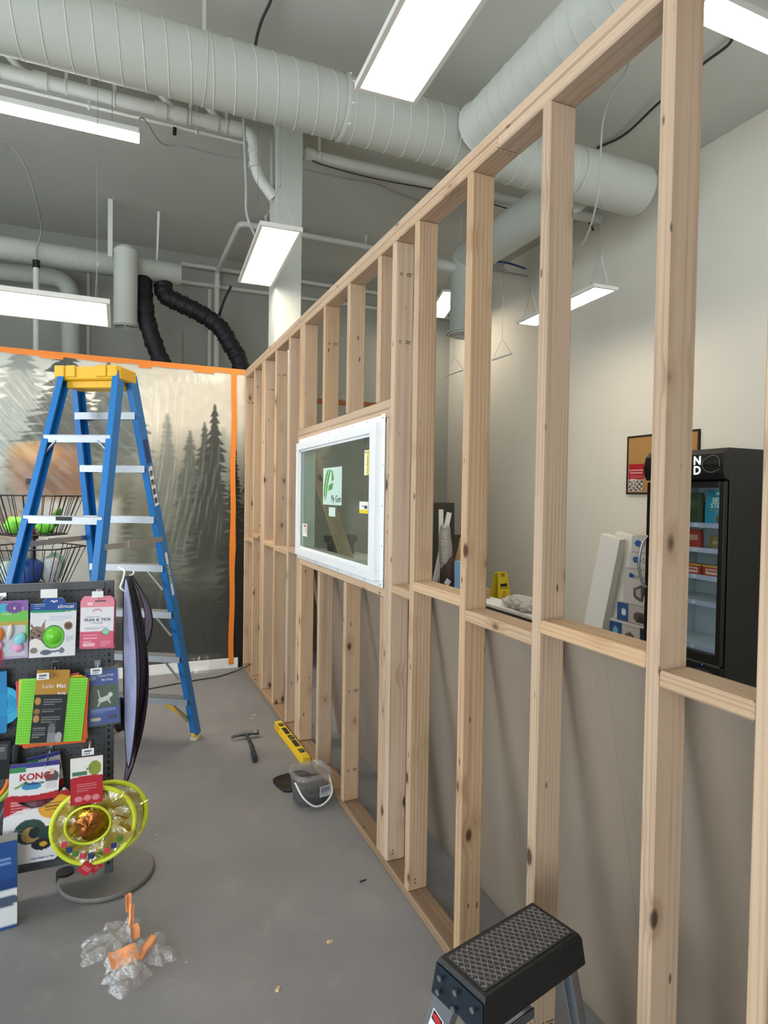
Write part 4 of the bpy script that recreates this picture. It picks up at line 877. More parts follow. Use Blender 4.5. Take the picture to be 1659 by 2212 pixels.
# --- row 2
def p_fish(k):
    k.rect(0, 0, .62, 1, '1f86c4').rect(0, 0, .62, .09, '2a6fb8').rect(0, .10, .62, .22, 'dfeef6').rect(.0, .22, .62, .36, 'f2f6f8').ell(.25, .55, .22, .16, '2a3a58').ell(.30, .75, .3, .2, '203048').rect(0, .85, .62, 1, '1f7fc0')
pr, w, h = product('lick_mat_fish', 'bright blue fish shaped lick mat in a blue cat sleeve', 'lick mat', -70, 1460, 47, 1578, 2.790, .008, lambda k: k.ell(.62, .53, .40, .34, '3fb6e8'), '2a9bdc', 46, .02, 0., lambda x, y: (x < .70) or ((x-.60)/.40)**2+((y-.55)/.33)**2 < 1)
rb = MB()
for k in range(1, 7): rb.ring((w*.16, -.0055, -h*.03), (0, 1, 0), .0068*k, .0012, 28, 5)
rb.obj('mat_ridges', mat('mat_blue', '38b4ea', .45), pr)
sleeve = card('paper_sleeve', w*.70, h*1.02, .012, p_fish, '1f86c4', pr, 40); sleeve.location = (-w*.13, 0, .004)
text('Mat', .030, 'ink_blue', pr, (w*.09, -.0072, h*.22), bold=.01, align='RIGHT')
def p_lick(k): k.rect(0, 0, 1, 1, '8be04a')
cols = (('e2622a', 'red orange', .05, 9, 6), ('f08a2c', 'orange', -.03, 7, 3), ('d9d93a', 'yellow', .03, -5, -2), ('c94a5a', 'crimson', -.05, -6, -3))
for k, (cc, nm, ry, du, dv) in enumerate(cols):
    product('lick_mat', nm+' square rubber lick mat fanned out behind the lime green one', 'lick mat', 44+du, 1471+dv, 180+du, 1594+dv, Y1-.0002+.0043*k, .004, None, cc, 4, .03, ry)
pr, w, h = product('lick_mat', 'lime green square rubber lick mat in a black and gold sleeve', 'lick mat', 40, 1472, 183, 1594, Y1-.006, .005, p_lick, '8be04a', 8, .03, .09)
nb = MB()
for i in range(26):
    for j in range(24):
        x = -w*.47+w*.94*i/25
        if -w*.25 < x < w*.22: continue
        z = -h*.46+h*.92*j/23
        nb.box((x-.0020-.001*((j+i) % 2), -.0055, z-.0012), (x+.0020, -.0022, z+.0012))
nb.obj('mat_nubs', mat('mat_lime_dark', '6fc034', .5), pr)['kind'] = 'stuff'
def p_sleeve(k):
    k.rect(0, 0, 1, .33, 'b98a35').rect(0, .33, 1, 1, '23262b').ell(.12, .42, .09, .05, 'c08a4a').ell(.12, .56, .09, .04, '9a6a3a').ell(.12, .66, .09, .05, 'b98a5a').lines(.30, .85, .40, 3, .03, '8a8a88', .012).lines(.28, .85, .53, 2, .03, '8a8a88', .012).lines(.28, .85, .64, 3, .03, '8a8a88', .012)
    k.ell(.62, .82, .12, .09, '6e7074').poly([(.53,.77),(.55,.68),(.60,.76)], '5a5c60').poly([(.65,.76),(.70,.68),(.71,.78)], '5a5c60').rect(.52, .86, .74, 1, '8a8c90').ell(.85, .93, .11, .08, 'a9abae').lines(.06, .42, .78, 5, .03, '9a9a98', .012).rect(0, .985, 1, 1, 'b98a35')
s2 = card('paper_sleeve', w*.50, h*1.14, .009, p_sleeve, '23262b', pr, 50); s2.location = (-w*.04, -.002, h*.065)
text('Licki', .022, 'ink_white', pr, (-w*.10, -.0074, h*.385), bold=-.004); text('Mat', .022, 'ink_white', pr, (w*.10, -.0074, h*.385), bold=.014); text('Buddy', .012, 'ink_white', pr, (w*.12, -.0074, h*.27), bold=.006)
def p_kit(k):
    k.rect(.03, .02, .97, .98, '1d4aa0').rect(.03, .27, .97, .70, '3b5a2c').put((k.Y > .27)&(k.Y < .70)&(np.sin(k.X*60)*np.sin(k.Y*47) > .3), '2a4722').bar(.40, .56, .68, .52, .045, 'e8e6e0').ell(.74, .47, .07, .045, 'f0eee8').bar(.42, .55, .36, .38, .016, 'e8e6e0').bar(.42, .58, .34, .66, .02, 'dcdad4').bar(.64, .54, .72, .62, .02, 'dcdad4').lines(.12, .9, .72, 3, .03, '9ab4e0', .012).rect(.1, .88, .40, .94, 'd8c8a0').rect(.66, .86, .94, .93, '202838').ell(.2, .13, .12, .045, '8fa8d0')
pr, w, h = product('cat_harness_pack', 'blue harness pack with a white cat photo in clear plastic', 'pet harness', 188, 1450, 256, 1558, Y1+.045, .012, p_kit, '2a4f9a', 56, -.05, -.04)
text('Come With', .0125, 'ink_white', pr, (w*.12, -.0072, h*.40), bold=.008); text('Me Kitty', .0125, 'ink_white', pr, (w*.16, -.0072, h*.32), bold=.008)
MB().box((-w*.54, -.010, -h*.54), (w*.54, .010, h*.56), .003).obj('clear_case', film_mat('clear_pack', 'dfe6ee', .88, .10, .08), pr)
# --- row 3
for k in range(2):
    product('black_pouch', ('black pouch with grey print beside the green ring, frontmost', 'black pouch hanging behind the front one')[k], 'pouch', -50+k*16, 1606+k*3, 22+k*16, 1674+k*4, 2.770+k*.016, .008, lambda q: q.rect(.1, .1, .9, .5, '4a4d50').lines(.2, .8, .18, 3, .08, 'a8b0b0', .03).ell(.5, .8, .2, .1, '3a6a5a'), '121315', 24, .02, .06)
def p_kong(k):
    k.rect(0, 0, 1, .12, '3b3a8c').rect(0, .08, .33, .22, '3f8a55').ell(.85, .42, .14, .18, '5a5258').ell(.84, .28, .06, .08, 'e3c3b0').rect(.74, .52, .95, .72, 'd6d2d6').ell(.45, .62, .20, .09, '3f8fc0').bar(.14, .62, .34, .50, .03, '7aa06a').put(k.Y > .80-.25*(k.X-.5)**2+.05, 'b3202e')
def p_kongb(k):
    k.put((k.Y > .12)&(k.Y < .40-.12*np.sin(k.X*3)), 'b3202e').ell(.78, .32, .26, .15, 'e0a53a').lines(.62, .92, .26, 3, .04, '6a4a1a', .016).lines(.14, .44, .20, 5, .035, 'e8b0b4', .014).ell(.42, .60, .23, .16, '2f4a44').ell(.44, .64, .14, .10, 'b99a5e').ell(.49, .62, .085, .075, '1c2c34').ell(.72, .66, .17, .11, '27423e').ell(.60, .78, .15, .075, '1d1f28').ell(.62, .78, .06, .03, 'd8a83a').lines(.12, .3, .56, 3, .035, '8fa5d0', .012)
pr, w, h = product('cat_tunnel_pack', 'round pop-up cat tunnel in white and red card with a header', 'pet toy', 0, 1704, 152, 1846, Y1-.015, .012, p_kongb, 'e6e5ea', 70, .03, .04, lambda x, y: abs(x-.5)+abs(y-.5) < .80 and y > .10+.22*max(0, 1-((x-.5)/.38)**2) and 0.04 < x < .97)
MB().ring((0, .012, .01), (0, 1, 0), .118, .014, 40, 10).obj('tunnel_rim', mat('tunnel_dark', '3a3f46', .4, var=.5, vscale=40), pr)
MB().lathe((0, .014, .01), [(.0, 0), (.115, .002), (.115, .008)], 32, 'Y').obj('tunnel_fabric', mat('tunnel_red', '6b2a3a', .4, var=.5, vscale=50), pr)
text("Cats Need to Play", .011, 'ink_blue', pr, (w*.12, -.0072, -h*.45))
hd = card('header_card', .172, .150, .004, p_kong, 'e6e5ea', pr, 60); hd.location = (-.012, -.002, .165)
text('KONG', .036, 'ink_red', pr, (-.010, -.0055, .185), bold=.02); text('PlaySpaces', .016, 'ink_navy', pr, (-.012, -.0055, .160), bold=.01)
p2, w2, h2 = product('cat_tunnel_header', 'second cat tunnel header card tucked behind the white and red one', 'pet toy', 62, 1634, 134, 1700, Y1+.05, .004, p_kong, 'dcdbe2', 40, .05, -.12)
mat('ring_lime', 'd4e23a', .35); film_mat('gold_film', 'e6d040', .30, .28, .10, .5, 40); mat('gold_foil', 'c49a34', .18, .9, bump=.8, bscale=35); mat('foil_pale', 'e9dc8a', .15, .7, bump=.6, bscale=50)
def tunnel(label, c, R, rz, ry, front):
    t = thing('cat_play_tunnel', label, 'pet toy', c, 0, rot=(.0, ry, rz))
    MB().ring((0, 0, 0), (0, 1, 0), R, .0095, 48, 10).ring((0, .018, 0), (0, 1, .03), R*.97, .008, 48, 8).obj('rim', 'ring_lime', t)
    def sheet(a, b):
        w = 2*PI*a; r = R*(.42+.56*b); return (r*math.cos(w), -.012*math.sin(w*5+b*4)-.010*math.sin(w*9)*b*(1-b)*3+.012*(1-b), r*math.sin(w))
    MB().grid(sheet, 60, 8).obj('foil_wall', 'gold_film', t)
    rr_ = np.random.default_rng(9 if front else 10); pos = 0
    for k in range(9):
        a = rr_.uniform(-2.4, 1.0); q = R*rr_.uniform(.66, .9); p = Vector((q*math.cos(a), -.016-.004*(k % 3), q*math.sin(a))); e = [Vector((rr_.uniform(-.035, .035), rr_.uniform(-.006, .006), rr_.uniform(-.03, .03))) for _ in range(4)]
        MB().add([p+v for v in e], [(0, 1, 2), (0, 2, 3)]).obj('foil_crease', ('gold_foil', 'foil_pale', 'gold_film')[k % 3], t)
    if front:
        MB().ring((-.02, -.012, .012), (0, 1, .15), R*.54, .005, 40, 8).obj('inner_rim', 'ring_lime', t)
        MB().lathe((-.02, .006, .012), [(0, 0), (R*.50, .002), (R*.50, .006)], 32, 'Y').obj('inner_disc', 'gold_foil', t)
        MB().grid(lambda a, b: (-.02+R*.3*math.cos(2*PI*a)*b*(1+.2*math.sin(a*19)), -.012-.02*(1-b)*abs(math.sin(a*12)), .012+R*.3*math.sin(2*PI*a)*b*(1+.2*math.sin(a*13))), 30, 5).obj('crinkle_ball', mat('foil_copper', 'a8662e', .25, .7, bump=.8, bscale=40), t)
        for k in range(9):
            a = 3.6+k*.26; MB().box((R*.76*math.cos(a)-.012, -.014, R*.76*math.sin(a)-.012), (R*.76*math.cos(a)+.010, -.009, R*.76*math.sin(a)+.010), .002).obj('print_patch', ('toy_red', 'ink_navy', 'toy_green')[k % 3], t)
    return t
c1 = Q(203, 1783, 2.645); c2 = Q(232, 1768, 2.697)
tunnel('lime rimmed gold foil cat play tunnel, frontmost on its hook', (c1.x, 2.645, c1.z), .150, -.05, 0, True); tunnel('lime rimmed gold foil cat play tunnel behind the front one', (c2.x, 2.697, c2.z), .148, .04, .1, False)
def p_red(k): k.rect(0, 0, 1, .45, 'e9e6e2').ell(.75, .25, .2, .16, '8a9a3a').rect(.05, .30, .5, .38, '4a7a5a').put(k.Y > .42-.03*np.sin(k.X*3), 'b5202c').lines(.2, .8, .56, 4, .05, 'e0a0a4', .014).ell(.25, .88, .12, .06, 'e8b0b4', .7).ell(.52, .87, .12, .06, 'e8b0b4', .7).ell(.78, .88, .12, .06, 'e8b0b4', .7)
pr, w, h = product('red_toy_card', 'red and white header card above the gold foil tunnels', 'pet toy', 152, 1640, 222, 1730, 2.622, .005, p_red, 'b5202c', 44, -.03)
for k, (u, v, r_) in enumerate(((186, 1876, .75), (205, 1870, .95))):
    p = Q(u, v, (2.6347, 2.6556)[k]); o = card('red_tag', .046, .046, .002, lambda q: q.lines(.15, .85, .2, 5, .14, 'e0a0a4', .04), 'bb2432', None, 16); o.location = p; o.rotation_euler = (0, r_, 0); tag(o, ('small red square paper tag hanging below the front tunnel rim', 'small red square paper tag half hidden behind the other')[k], 'tag')
MB().ring((0, 0, 0), (0, 1, 0), .0, .0, 3, 3) if False else None
p = Q(4, 1690, Y1+.02); t = thing('green_ring_toy', 'yellow green ring toy hanging by the black pouches', 'pet toy', (p.x-.07, 2.814, p.z)); MB().ring((0, 0, 0), (0, 1, 0), .105, .013, 40, 8).obj('ring', mat('ring_green', '9ab83a', .4), t); MB().ring((0, -.004, 0), (0, 1, 0), .086, .008, 36, 8).obj('inner_ring', 'toy_orange', t)
# hooks and price tags
for (u, v, ye, tg) in ((8, 1290, 2.72, 0), (110, 1282, 2.72, 2), (215, 1284, 2.72, 2), (120, 1442, 2.705, 1), (212, 1438, 2.72, 1), (108, 1622, 2.68, 0), (194, 1612, 2.605, 1)):
    p = Q(u, v, YP); hook(p.x, p.z, ye)
    if tg:
        q = Q(93, 1461, ye-.012) if u == 120 else Q(u-4, v+(0 if tg == 2 else 12), ye-.012)
        ptag(q.x, q.z, ye-.012, .058 if u == 110 else .042, .034 if u == 110 else .026, tg == 1)
for (u, v, yi, ye) in ((-14, 1611, 2.77, 2.745), (-12, 1466, 2.790, 2.77)):
    p = Q(u, v, yi); hook(p.x, p.z, ye)
p = Q(4, 1690, Y1+.02); hook(p.x-.07, p.z+.0905, 2.795)
# purple fabric discs on a white hook at the rack's side
WH = thing('side_hook', 'white plastic hook clipped on the side of the display rack', 'hook', tuple(Q(262, 1240, 2.80)))
MB().tube(smooth_path([(-.010, .03, .025), (.012, -.01, .012), (.004, -.02, -.03), (-.002, -.02, -.055), (.026, -.025, -.072), (.036, -.025, -.045)], 5), .0045, 8).obj('hook', 'white_plastic', WH)
MB().tube(smooth_path([(.02, 0, -.01), (.045, .02, -.006), (.05, .02, .012)], 5), .004, 8).obj('hook_tip', 'white_plastic', WH)
mats = (mat('lilac_sheen', 'a7abcf', .25, var=.15, vscale=14), mat('purple_dark', '6a5880', .3), mat('mauve', '8d6a9c', .35), mat('pale_mauve', 'b39ab5', .3, var=.12, vscale=16), mat('violet', '8a6a88', .4))
def leaf(label, u_top, v_top, u_bot, v_bot, Y, half, bulge, m, ang):
    a = Q(u_top, v_top, Y); b = Q(u_bot, v_bot, Y+.03); t = thing('fabric_disc', label, 'pet toy', tuple(a), 0); d = b-a
    def f(p, q):
        w = half*math.sin(PI*min(1, max(0, q)))**.62*(p*2-1); s = d*q
        bow = bulge*math.sin(PI*q)
        return (s.x+bow+math.sin(ang)*w, s.y+math.cos(ang)*w, s.z)
    MB().grid(f, 6, 34).obj('fabric', m, t)
    L = [f(0, q/40) for q in range(41)]+[f(1, q/40) for q in range(40, -1, -1)]
    MB().tube(L, .0032, 6).obj('piping', 'black_plastic', t); return t
leaf('pale lilac fabric disc with black edging, frontmost on the white hook', 272, 1244, 277, 1660, 2.74, .085, .012, mats[0], -.30)
leaf('dark purple fabric disc pressed behind the lilac one', 276, 1242, 282, 1640, 2.78, .085, .026, mats[1], -.18)
leaf('mauve fabric disc in the middle of the hanging bunch', 279, 1243, 283, 1612, 2.81, .085, .040, mats[2], -.22)
leaf('short pale mauve fabric disc, rearmost of the hanging bunch', 283, 1241, 308, 1408, 2.824, .060, .046, mats[3], -.20)
leaf('dusty violet fabric disc hanging lowest on the white hook', 281.5, 1242, 268, 1700, 2.815, .085, .060, mats[4], -.24)
blob('plush_toy', tuple(Q(259, 1545, 2.878)), (.03, .03, .075), 'grime', 'dark plush toy hanging on the far side of the display rack', 'toy', 31)
# carton on the floor at the rack's left end
BX = thing('blue_carton', 'blue and white retail carton standing on the floor under the display rack', 'box', (-.475, 2.70, 0), .10)
def p_cart(k): k.rect(0, 0, 1, .42, '23508f').rect(0, .42, 1, .55, '1b3f7c').rect(0, .55, 1, .96, 'dfe3e6').ell(.8, .68, .3, .06, '4a5a70').rect(0, .97, 1, 1, '23508f').lines(.5, .9, .15, 4, .04, '9ab4e0', .015)
o = card('printed_front', .24, .33, .004, p_cart, '23508f', BX, 30); o.location = (0, -.082, .166)
MB().box((-.12, -.08, .0), (.12, -.02, .331), .001).obj('carton_body', mat('carton_grey', '9a9894', .7), BX)

# ------------------------------------------------------------------ floor things
mat('hammer_grip', '2a2c2f', .6); mat('hammer_steel', '6d7177', .35, .9)
HM = thing('hammer', 'claw hammer with a dark rubber grip lying on the concrete floor', 'hammer', (.79, 4.12, .024), 0)
MB().tube(smooth_path([(0, -.01, .004), (.003, -.10, .0), (.0, -.20, -.002), (-.012, -.30, .0), (-.02, -.40, .0)], 6), [.013]*6+[.015]*6+[.019]*6+[.022]*6+[.023], 12, flat=.75).obj('grip', 'hammer_grip', HM)
MB().lathe((.02, 0, .008), [(.010, 0), (.014, .02), (.012, .035), (.018, .04), (.018, .062), (.016, .065)], 16, 'X').tube([(-.028, 0, .008), (.03, 0, .008)], .015, 12).obj('head', 'hammer_steel', HM)
for s in (-1, 1): MB().tube(smooth_path([(-.02, s*.006, .008), (-.06, s*.009-.002, .006), (-.10, s*.011-.010, .0)], 5), [.010]*5+[.007]*5+[.003], 8, flat=.6).obj('claw', 'hammer_steel', HM)
LV = thing('spirit_level', 'yellow spirit level with black vial windows lying by the bottom plate', 'level', (1.043, 3.90, 0), .03)
mat('level_yellow', 'e8c62c', .4)
lv = MB()
L_ = .33
for z in (0, .044): lv.box((-.024, -L_, z), (.024, L_, z+.006), .001)
lv.box((-.024, -L_, .006), (.024, -L_+.05, .044)); lv.box((-.024, L_-.05, .006), (.024, L_, .044)); lv.box((-.006, -L_+.05, .006), (.006, L_-.05, .044))
lv.obj('body', 'level_yellow', LV, rot=(0, 0, 0))
for (y0, y1) in ((-.25, -.19), (-.15, -.04), (-.03, .05), (.07, .19), (.22, .28)): MB().box((-.016, y0, .0495), (.016, y1, .0508), .0004).obj('vial_window', 'black_plastic', LV)
for y in (-.22, .0, .25): MB().lathe((0, y, .0505), [(.019, 0), (.019, .003), (.012, .004)], 20).obj('vial', mat('vial_dark', '4c5030', .3), LV)
mat('clear_tub', 'e8ecf0', .15); film_mat('tub_plastic', 'f4f7fa', .86, .12, .08)
BK = thing('screw_tub', 'clear square plastic tub of dark screws with a white handle', 'tub', (.950, 3.155, 0), .12)
def sq(r, k=.25, n=40):
    out = []
    for i in range(n):
        w = 2*PI*i/n; c_, s_ = math.cos(w), math.sin(w); p = (abs(c_)**4+abs(s_)**4)**(-.25); out.append((r*p*c_, r*p*s_))
    return out
def shell(prof, name, m, parent, cap=True):
    b = MB(); n = 40; vs = []
    for (r, z) in prof: vs += [(x, y*.92, z) for x, y in sq(r)]
    b.add(vs, [(i*n+k, i*n+(k+1) % n, (i+1)*n+(k+1) % n, (i+1)*n+k) for i in range(len(prof)-1) for k in range(n)], True)
    if cap: b.add(vs[:n], [tuple(range(n-1, -1, -1))])
    return b.obj(name, m, parent)
shell([(.068, .001), (.072, .01), (.082, .12), (.083, .155)], 'tub_wall', 'tub_plastic', BK)
shell([(.083, .135), (.091, .137), (.091, .150), (.086, .152), (.088, .165), (.084, .165), (.083, .140)], 'rim', 'tub_plastic', BK, False)
shell([(.066, .006), (.070, .01), (.077, .095), (.05, .105), (.02, .112), (.004, .108)], 'screws', mat('screw_heap', '232120', .5, var=.5, vscale=120, bump=1.0, bscale=140), BK)
MB().tube(smooth_path([(-.088, -.03, .125), (-.070, -.085, .07), (-.02, -.10, .022), (.035, -.095, .022), (.080, -.075, .06), (.088, -.02, .12)], 7), .0045, 8).obj('handle', 'white_plastic', BK); BK.scale = (1.14, 1.14, 1.05)
lb = card('paper_label', .058, .055, .001, lambda k: k.rect(.1, .1, .9, .6, '7d8488').lines(.1, .8, .7, 3, .1, '55595c', .04), 'c8cccc', BK, 18); lb.location = (.044, -.0765, .072); lb.rotation_euler = (.06, 0, .10)
LI = thing('tub_lid', 'black square plastic lid lying on the floor behind the screw tub', 'lid', (.930, 3.385, 0), .2)
shell([(.086, .001), (.096, .001), (.098, .012), (.092, .016), (.086, .008), (.02, .006), (.001, .006)], 'lid', 'black_plastic', LI); LI.scale = (1.15, 1.15, 1)
# crumpled film with orange tape
film_mat('crumpled_film', 'ffffff', .74, .20, .12, .5, 70)
CB = thing('crumpled_plastic_film', 'crumpled clear plastic film with orange tape scraps on the floor', 'plastic film', (.03, 2.32, 0))
def crumple(c, R, h, seed, sx=1., rot=0.):
    r = np.random.default_rng(seed); k = r.uniform(0, 6.28, 12); dr = r.uniform(0, PI, 6); fq = r.uniform(28, 75, 6); lobes = int(r.integers(2, 4))
    def f(a, b):
        w = 2*PI*a; rr = R*(.78+.20*math.sin(w*lobes+k[0])+.10*math.sin(w*5+k[1])+.05*math.sin(w*11+k[2]))*b
        x, y = rr*math.cos(w)*sx, rr*math.sin(w)
        rg = sum((1-abs(math.sin((x*math.cos(d)+y*math.sin(d))*q+p)))*.30 for d, q, p in zip(dr, fq, k[3:9]))
        z = .62*h*(1-b**3)*(.25+.55*rg)+.003+h*.30*max(0, math.sin(w*3+k[9]))*b**3*(1-b)*3-.0028*b**8
        cr, sr = math.cos(rot), math.sin(rot)
        return (c[0]+x*cr-y*sr, c[1]+x*sr+y*cr, c[2]+z)
    return MB().grid(f, 84, 30, True).obj('film', 'crumpled_film', CB)
crumple((-.055, .10, 0), .105, .075, 3, 1.2, .4); crumple((.0, -.085, 0), .105, .095, 5, 1.1, .2); crumple((.08, -.02, 0), .085, .07, 8, 1.3, -.7); crumple((.015, .10, .0), .085, .10, 12, .35, .25); crumple((.0, -.085, .03), .075, .08, 17)
mat('tape_peach', 'f0a26c', .6)
def scrap(p, w, h, rot, sd): 
    return MB().grid(lambda a, b: ((a-.5)*w, (b-.5)*h, .006*math.sin(a*6+sd)+.005*math.sin(b*7+sd*2)), 8, 8).obj('tape_scrap', 'tape_peach', CB, p, rot)
scrap((.008, .165, .085), .022, .06, (1.2, 0, .2), 1); scrap((.028, .045, .050), .03, .05, (.6, .2, .3), 2); scrap((-.01, -.085, .058), .09, .06, (.35, .05, .2), 3); scrap((.065, -.055, .045), .03, .10, (.2, .9, -.4), 4); scrap((.018, .115, .066), .018, .07, (.8, .2, .1), 6)
tag(MB().tube([(0, 0, .003), (.03, .006, .003)], [.0035, .002], 6).obj('loose_screw', 'hammer_grip', loc=tuple(bp(778, 1906, 'Z', 0))), 'single dark screw lying on the floor by the bottom plate', 'screw')
mat('chip', 'c9b08a', .8)
for k, (u, v) in enumerate(((712, 2035), (600, 2138), (549, 1545), (545, 1553))):
    p = bp(u, v, 'Z', 0); o = MB().prism([(-.010, 0), (.008, -.0), (.012, .003), (-.004, .005)], -.006, .006).obj('wood_chip', 'chip', loc=tuple(p), rot=(0, 0, k)); tag(o, 'small pale wood chip lying on the concrete floor', 'wood chip', 'wood chips on the floor')
tag(MB().tube(smooth_path([(-.35, 5.42, .006), (.02, 5.40, .006), bp(425, 1469, 'Z', .006), bp(470, 1462, 'Z', .006), bp(510, 1449, 'Z', .01), (1.07, 5.64, .06), (1.12, 5.60, .10)], 8), .006, 8).obj('floor_cable', 'cable_dark'), 'thin dark cable lying along the foot of the mural wall', 'cable')
# ------------------------------------------------------------------ small aluminium step stool
mat('stool_black', '17191c', .55, var=.25, vscale=40, bump=.2, bscale=90); mat('stool_tread', '39383a', .75, var=.35, vscale=70); mat('stool_plate', '12202c', .35)
SL = thing('step_stool', 'small aluminium step stool with a dusty black rubber top', 'step stool', (.845, 1.17, 0), .238)
ZS = .60
vs = []
for (z, a, b) in ((ZS, .160, .070), (ZS-.012, .166, .075), (ZS-.072, .172, .082)):
    vs += [(-a, -b, z), (a, -b, z), (a, b, z), (-a, b, z)]
MB().add(vs, [(0, 1, 2, 3)]+[(4*i+k, 4*i+(k+1) % 4, 4*i+4+(k+1) % 4, 4*i+4+k) for i in range(2) for k in range(4)]+[(11, 10, 9, 8)]).obj('top_cap', 'stool_black', SL)
MB().box((-.150, -.060, ZS), (.150, .060, ZS+.003), .001).obj('tread_pad', 'stool_tread', SL)
rb = MB()
for s in (-1, 1):
    for k in range(-16, 17):
        # diagonal ribs clipped to the pad
        x0 = k*.0165; pts = []
        for (t) in (-.056, .056): pts.append((x0+s*t*.75, t))
        a, b = pts
        def clip(p, q, lim):
            if abs(p[0]) <= lim: return p
            t = (math.copysign(lim, p[0])-p[0])/((q[0]-p[0]) or 1e-9); return (p[0]+(q[0]-p[0])*t, p[1]+(q[1]-p[1])*t)
        if min(abs(a[0]), abs(b[0])) > .146 and a[0]*b[0] > 0: continue
        a2 = clip(a, b, .146); b2 = clip(b, a, .146); rb.tube([(a2[0], a2[1], ZS+.003), (b2[0], b2[1], ZS+.003)], .0019, 4)
rb.obj('tread_ribs', mat('stool_rib', '6f6c69', .8, var=.3, vscale=60), SL)['kind'] = 'stuff'
MB().add([(-.1675, -.072, ZS-.010), (-.1675, .072, ZS-.010), (-.1745, .080, ZS-.080), (-.1745, .020, ZS-.080), (-.1745, -.005, ZS-.072), (-.1745, -.080, ZS-.085)], [(0, 1, 2, 3, 4, 5)]).add([(-.1695, -.072, ZS-.010), (-.1695, .072, ZS-.010), (-.1765, .080, ZS-.080), (-.1765, .020, ZS-.080), (-.1765, -.005, ZS-.072), (-.1765, -.080, ZS-.085)], [(0, 1, 2, 3, 4, 5)]).obj('end_plate', 'stool_plate', SL)
for (y, z) in ((.050, -.028), (.052, -.060), (.0, -.028), (.002, -.064), (-.052, -.030)): MB().lathe((-.1755-.006*(-z/.07), y, ZS+z), [(.0065, -.004), (.0055, .001), (.003, .002)], 12, 'X').obj('rivet', 'steel', SL)
def leg(sx, y0, y1, w, nm):
    top = Vector((sx*.158, y0, ZS-.06)); bot = Vector((sx*.178, y1, .012)); z = (top-bot).normalized(); y = Vector((0, 1, 0)); y = (y-z*y.dot(z)).normalized(); x = y.cross(z); L = (top-bot).length; b = MB()
    def slab(x0, x1, q0, q1):
        vs = [bot+z*h+x*p+y*q for h in (0, L) for (p, q) in ((x0, q0), (x1, q0), (x1, q1), (x0, q1))]; b.add(vs, [(0,3,2,1),(4,5,6,7),(0,1,5,4),(1,2,6,5),(2,3,7,6),(3,0,4,7)])
    slab(-.0015, .0015, -w/2, w/2); slab(min(0, -sx*.022), max(0, -sx*.022), -w/2, -w/2+.003); slab(min(0, -sx*.022), max(0, -sx*.022), w/2-.003, w/2)
    b.obj(nm, 'alu', SL); return bot, z, y, x
LG = {}
for sx in (-1, 1):
    LG[sx] = leg(sx, .045, .215, .062, 'front_rail'); leg(sx, -.045, -.165, .030, 'rear_leg')
    MB().box((sx*.178-.016, .185, 0), (sx*.178+.016, .25, .014), .003).obj('foot', 'black_plastic', SL); MB().box((sx*.178-.014, -.185, 0), (sx*.178+.014, -.145, .014), .003).obj('foot', 'black_plastic', SL)
MB().box((-.165, .06, .318), (.165, .175, .326), .001).box((-.165, .06, .300), (.165, .064, .326)).box((-.165, .171, .300), (.165, .175, .326)).obj('step', 'alu', SL)
MB().box((-.165, -.118, .30), (.165, -.112, .322)).obj('cross_brace', 'alu', SL)
bot_, z_, y_, x_ = LG[-1]
def dsticker():
    o = card('danger_sticker', .036, .10, .0006, lambda k: k.rect(.03, .02, .97, .98, 'eceff0').rect(0, 0, 1, .015, '222222').rect(.06, .04, .94, .30, '1c1c1e').ell(.5, .17, .40, .09, 'c22a2e').bar(.30, .55, .62, .62, .04, '26262a').bar(.45, .58, .35, .75, .03, '26262a').bar(.55, .6, .72, .72, .03, '26262a').ell(.28, .48, .08, .03, '26262a').rect(.1, .82, .9, .9, '9aa0a4'), 'eceff0', SL, 24)
    M = Matrix(( -y_, x_*1.0, z_)).transposed(); o.rotation_euler = M.to_euler(); o.location = bot_+z_*.43-x_*.0022*(1 if x_.x > 0 else -1)
dsticker()

# ------------------------------------------------------------------ counter behind the stud wall
mat('counter_white', 'd8d8d4', .4); mat('counter_shadow', '3a3a3a', .5); mat('counter_body', '8d8880', .6)
CT = thing('counter', 'short narrow counter with a white top and plastic bag behind the near studs', 'counter', (2.02, 4.4, 0))
MB().box((-.11, -1.88, 0), (.0, -1.27, 1.02)).obj('counter_body', 'counter_body', CT)
MB().box((-.13, -1.90, 1.037), (.02, -1.25, 1.055), .002).obj('counter_top', 'counter_white', CT); MB().box((-.128, -1.898, 1.021), (.018, -1.252, 1.036)).obj('counter_shadow', 'counter_shadow', CT)  # dark strip drawn in as the shadow under the counter top
C2 = thing('counter', 'counter with a white top and a black case on it, seen through the window', 'counter', (2.08, 5.95, 0))
MB().box((-.20, -.58, 0), (.20, .58, 1.02)).obj('counter_body', 'counter_body', C2)
MB().box((-.23, -.62, 1.021), (.23, .62, 1.055), .003).obj('counter_top', 'counter_white', C2)
film_mat('bag_film', 'e4e0dc', .35, .18, .18, .9, 40); mat('bag_filling', 'd9cfc8', .6, var=.2, vscale=40); mat('kraft', 'b48f62', .8, var=.08, vscale=20)
BG = thing('plastic_bag', 'crumpled clear plastic bag lying on the white counter', 'bag', (1.955, 2.72, 1.056))
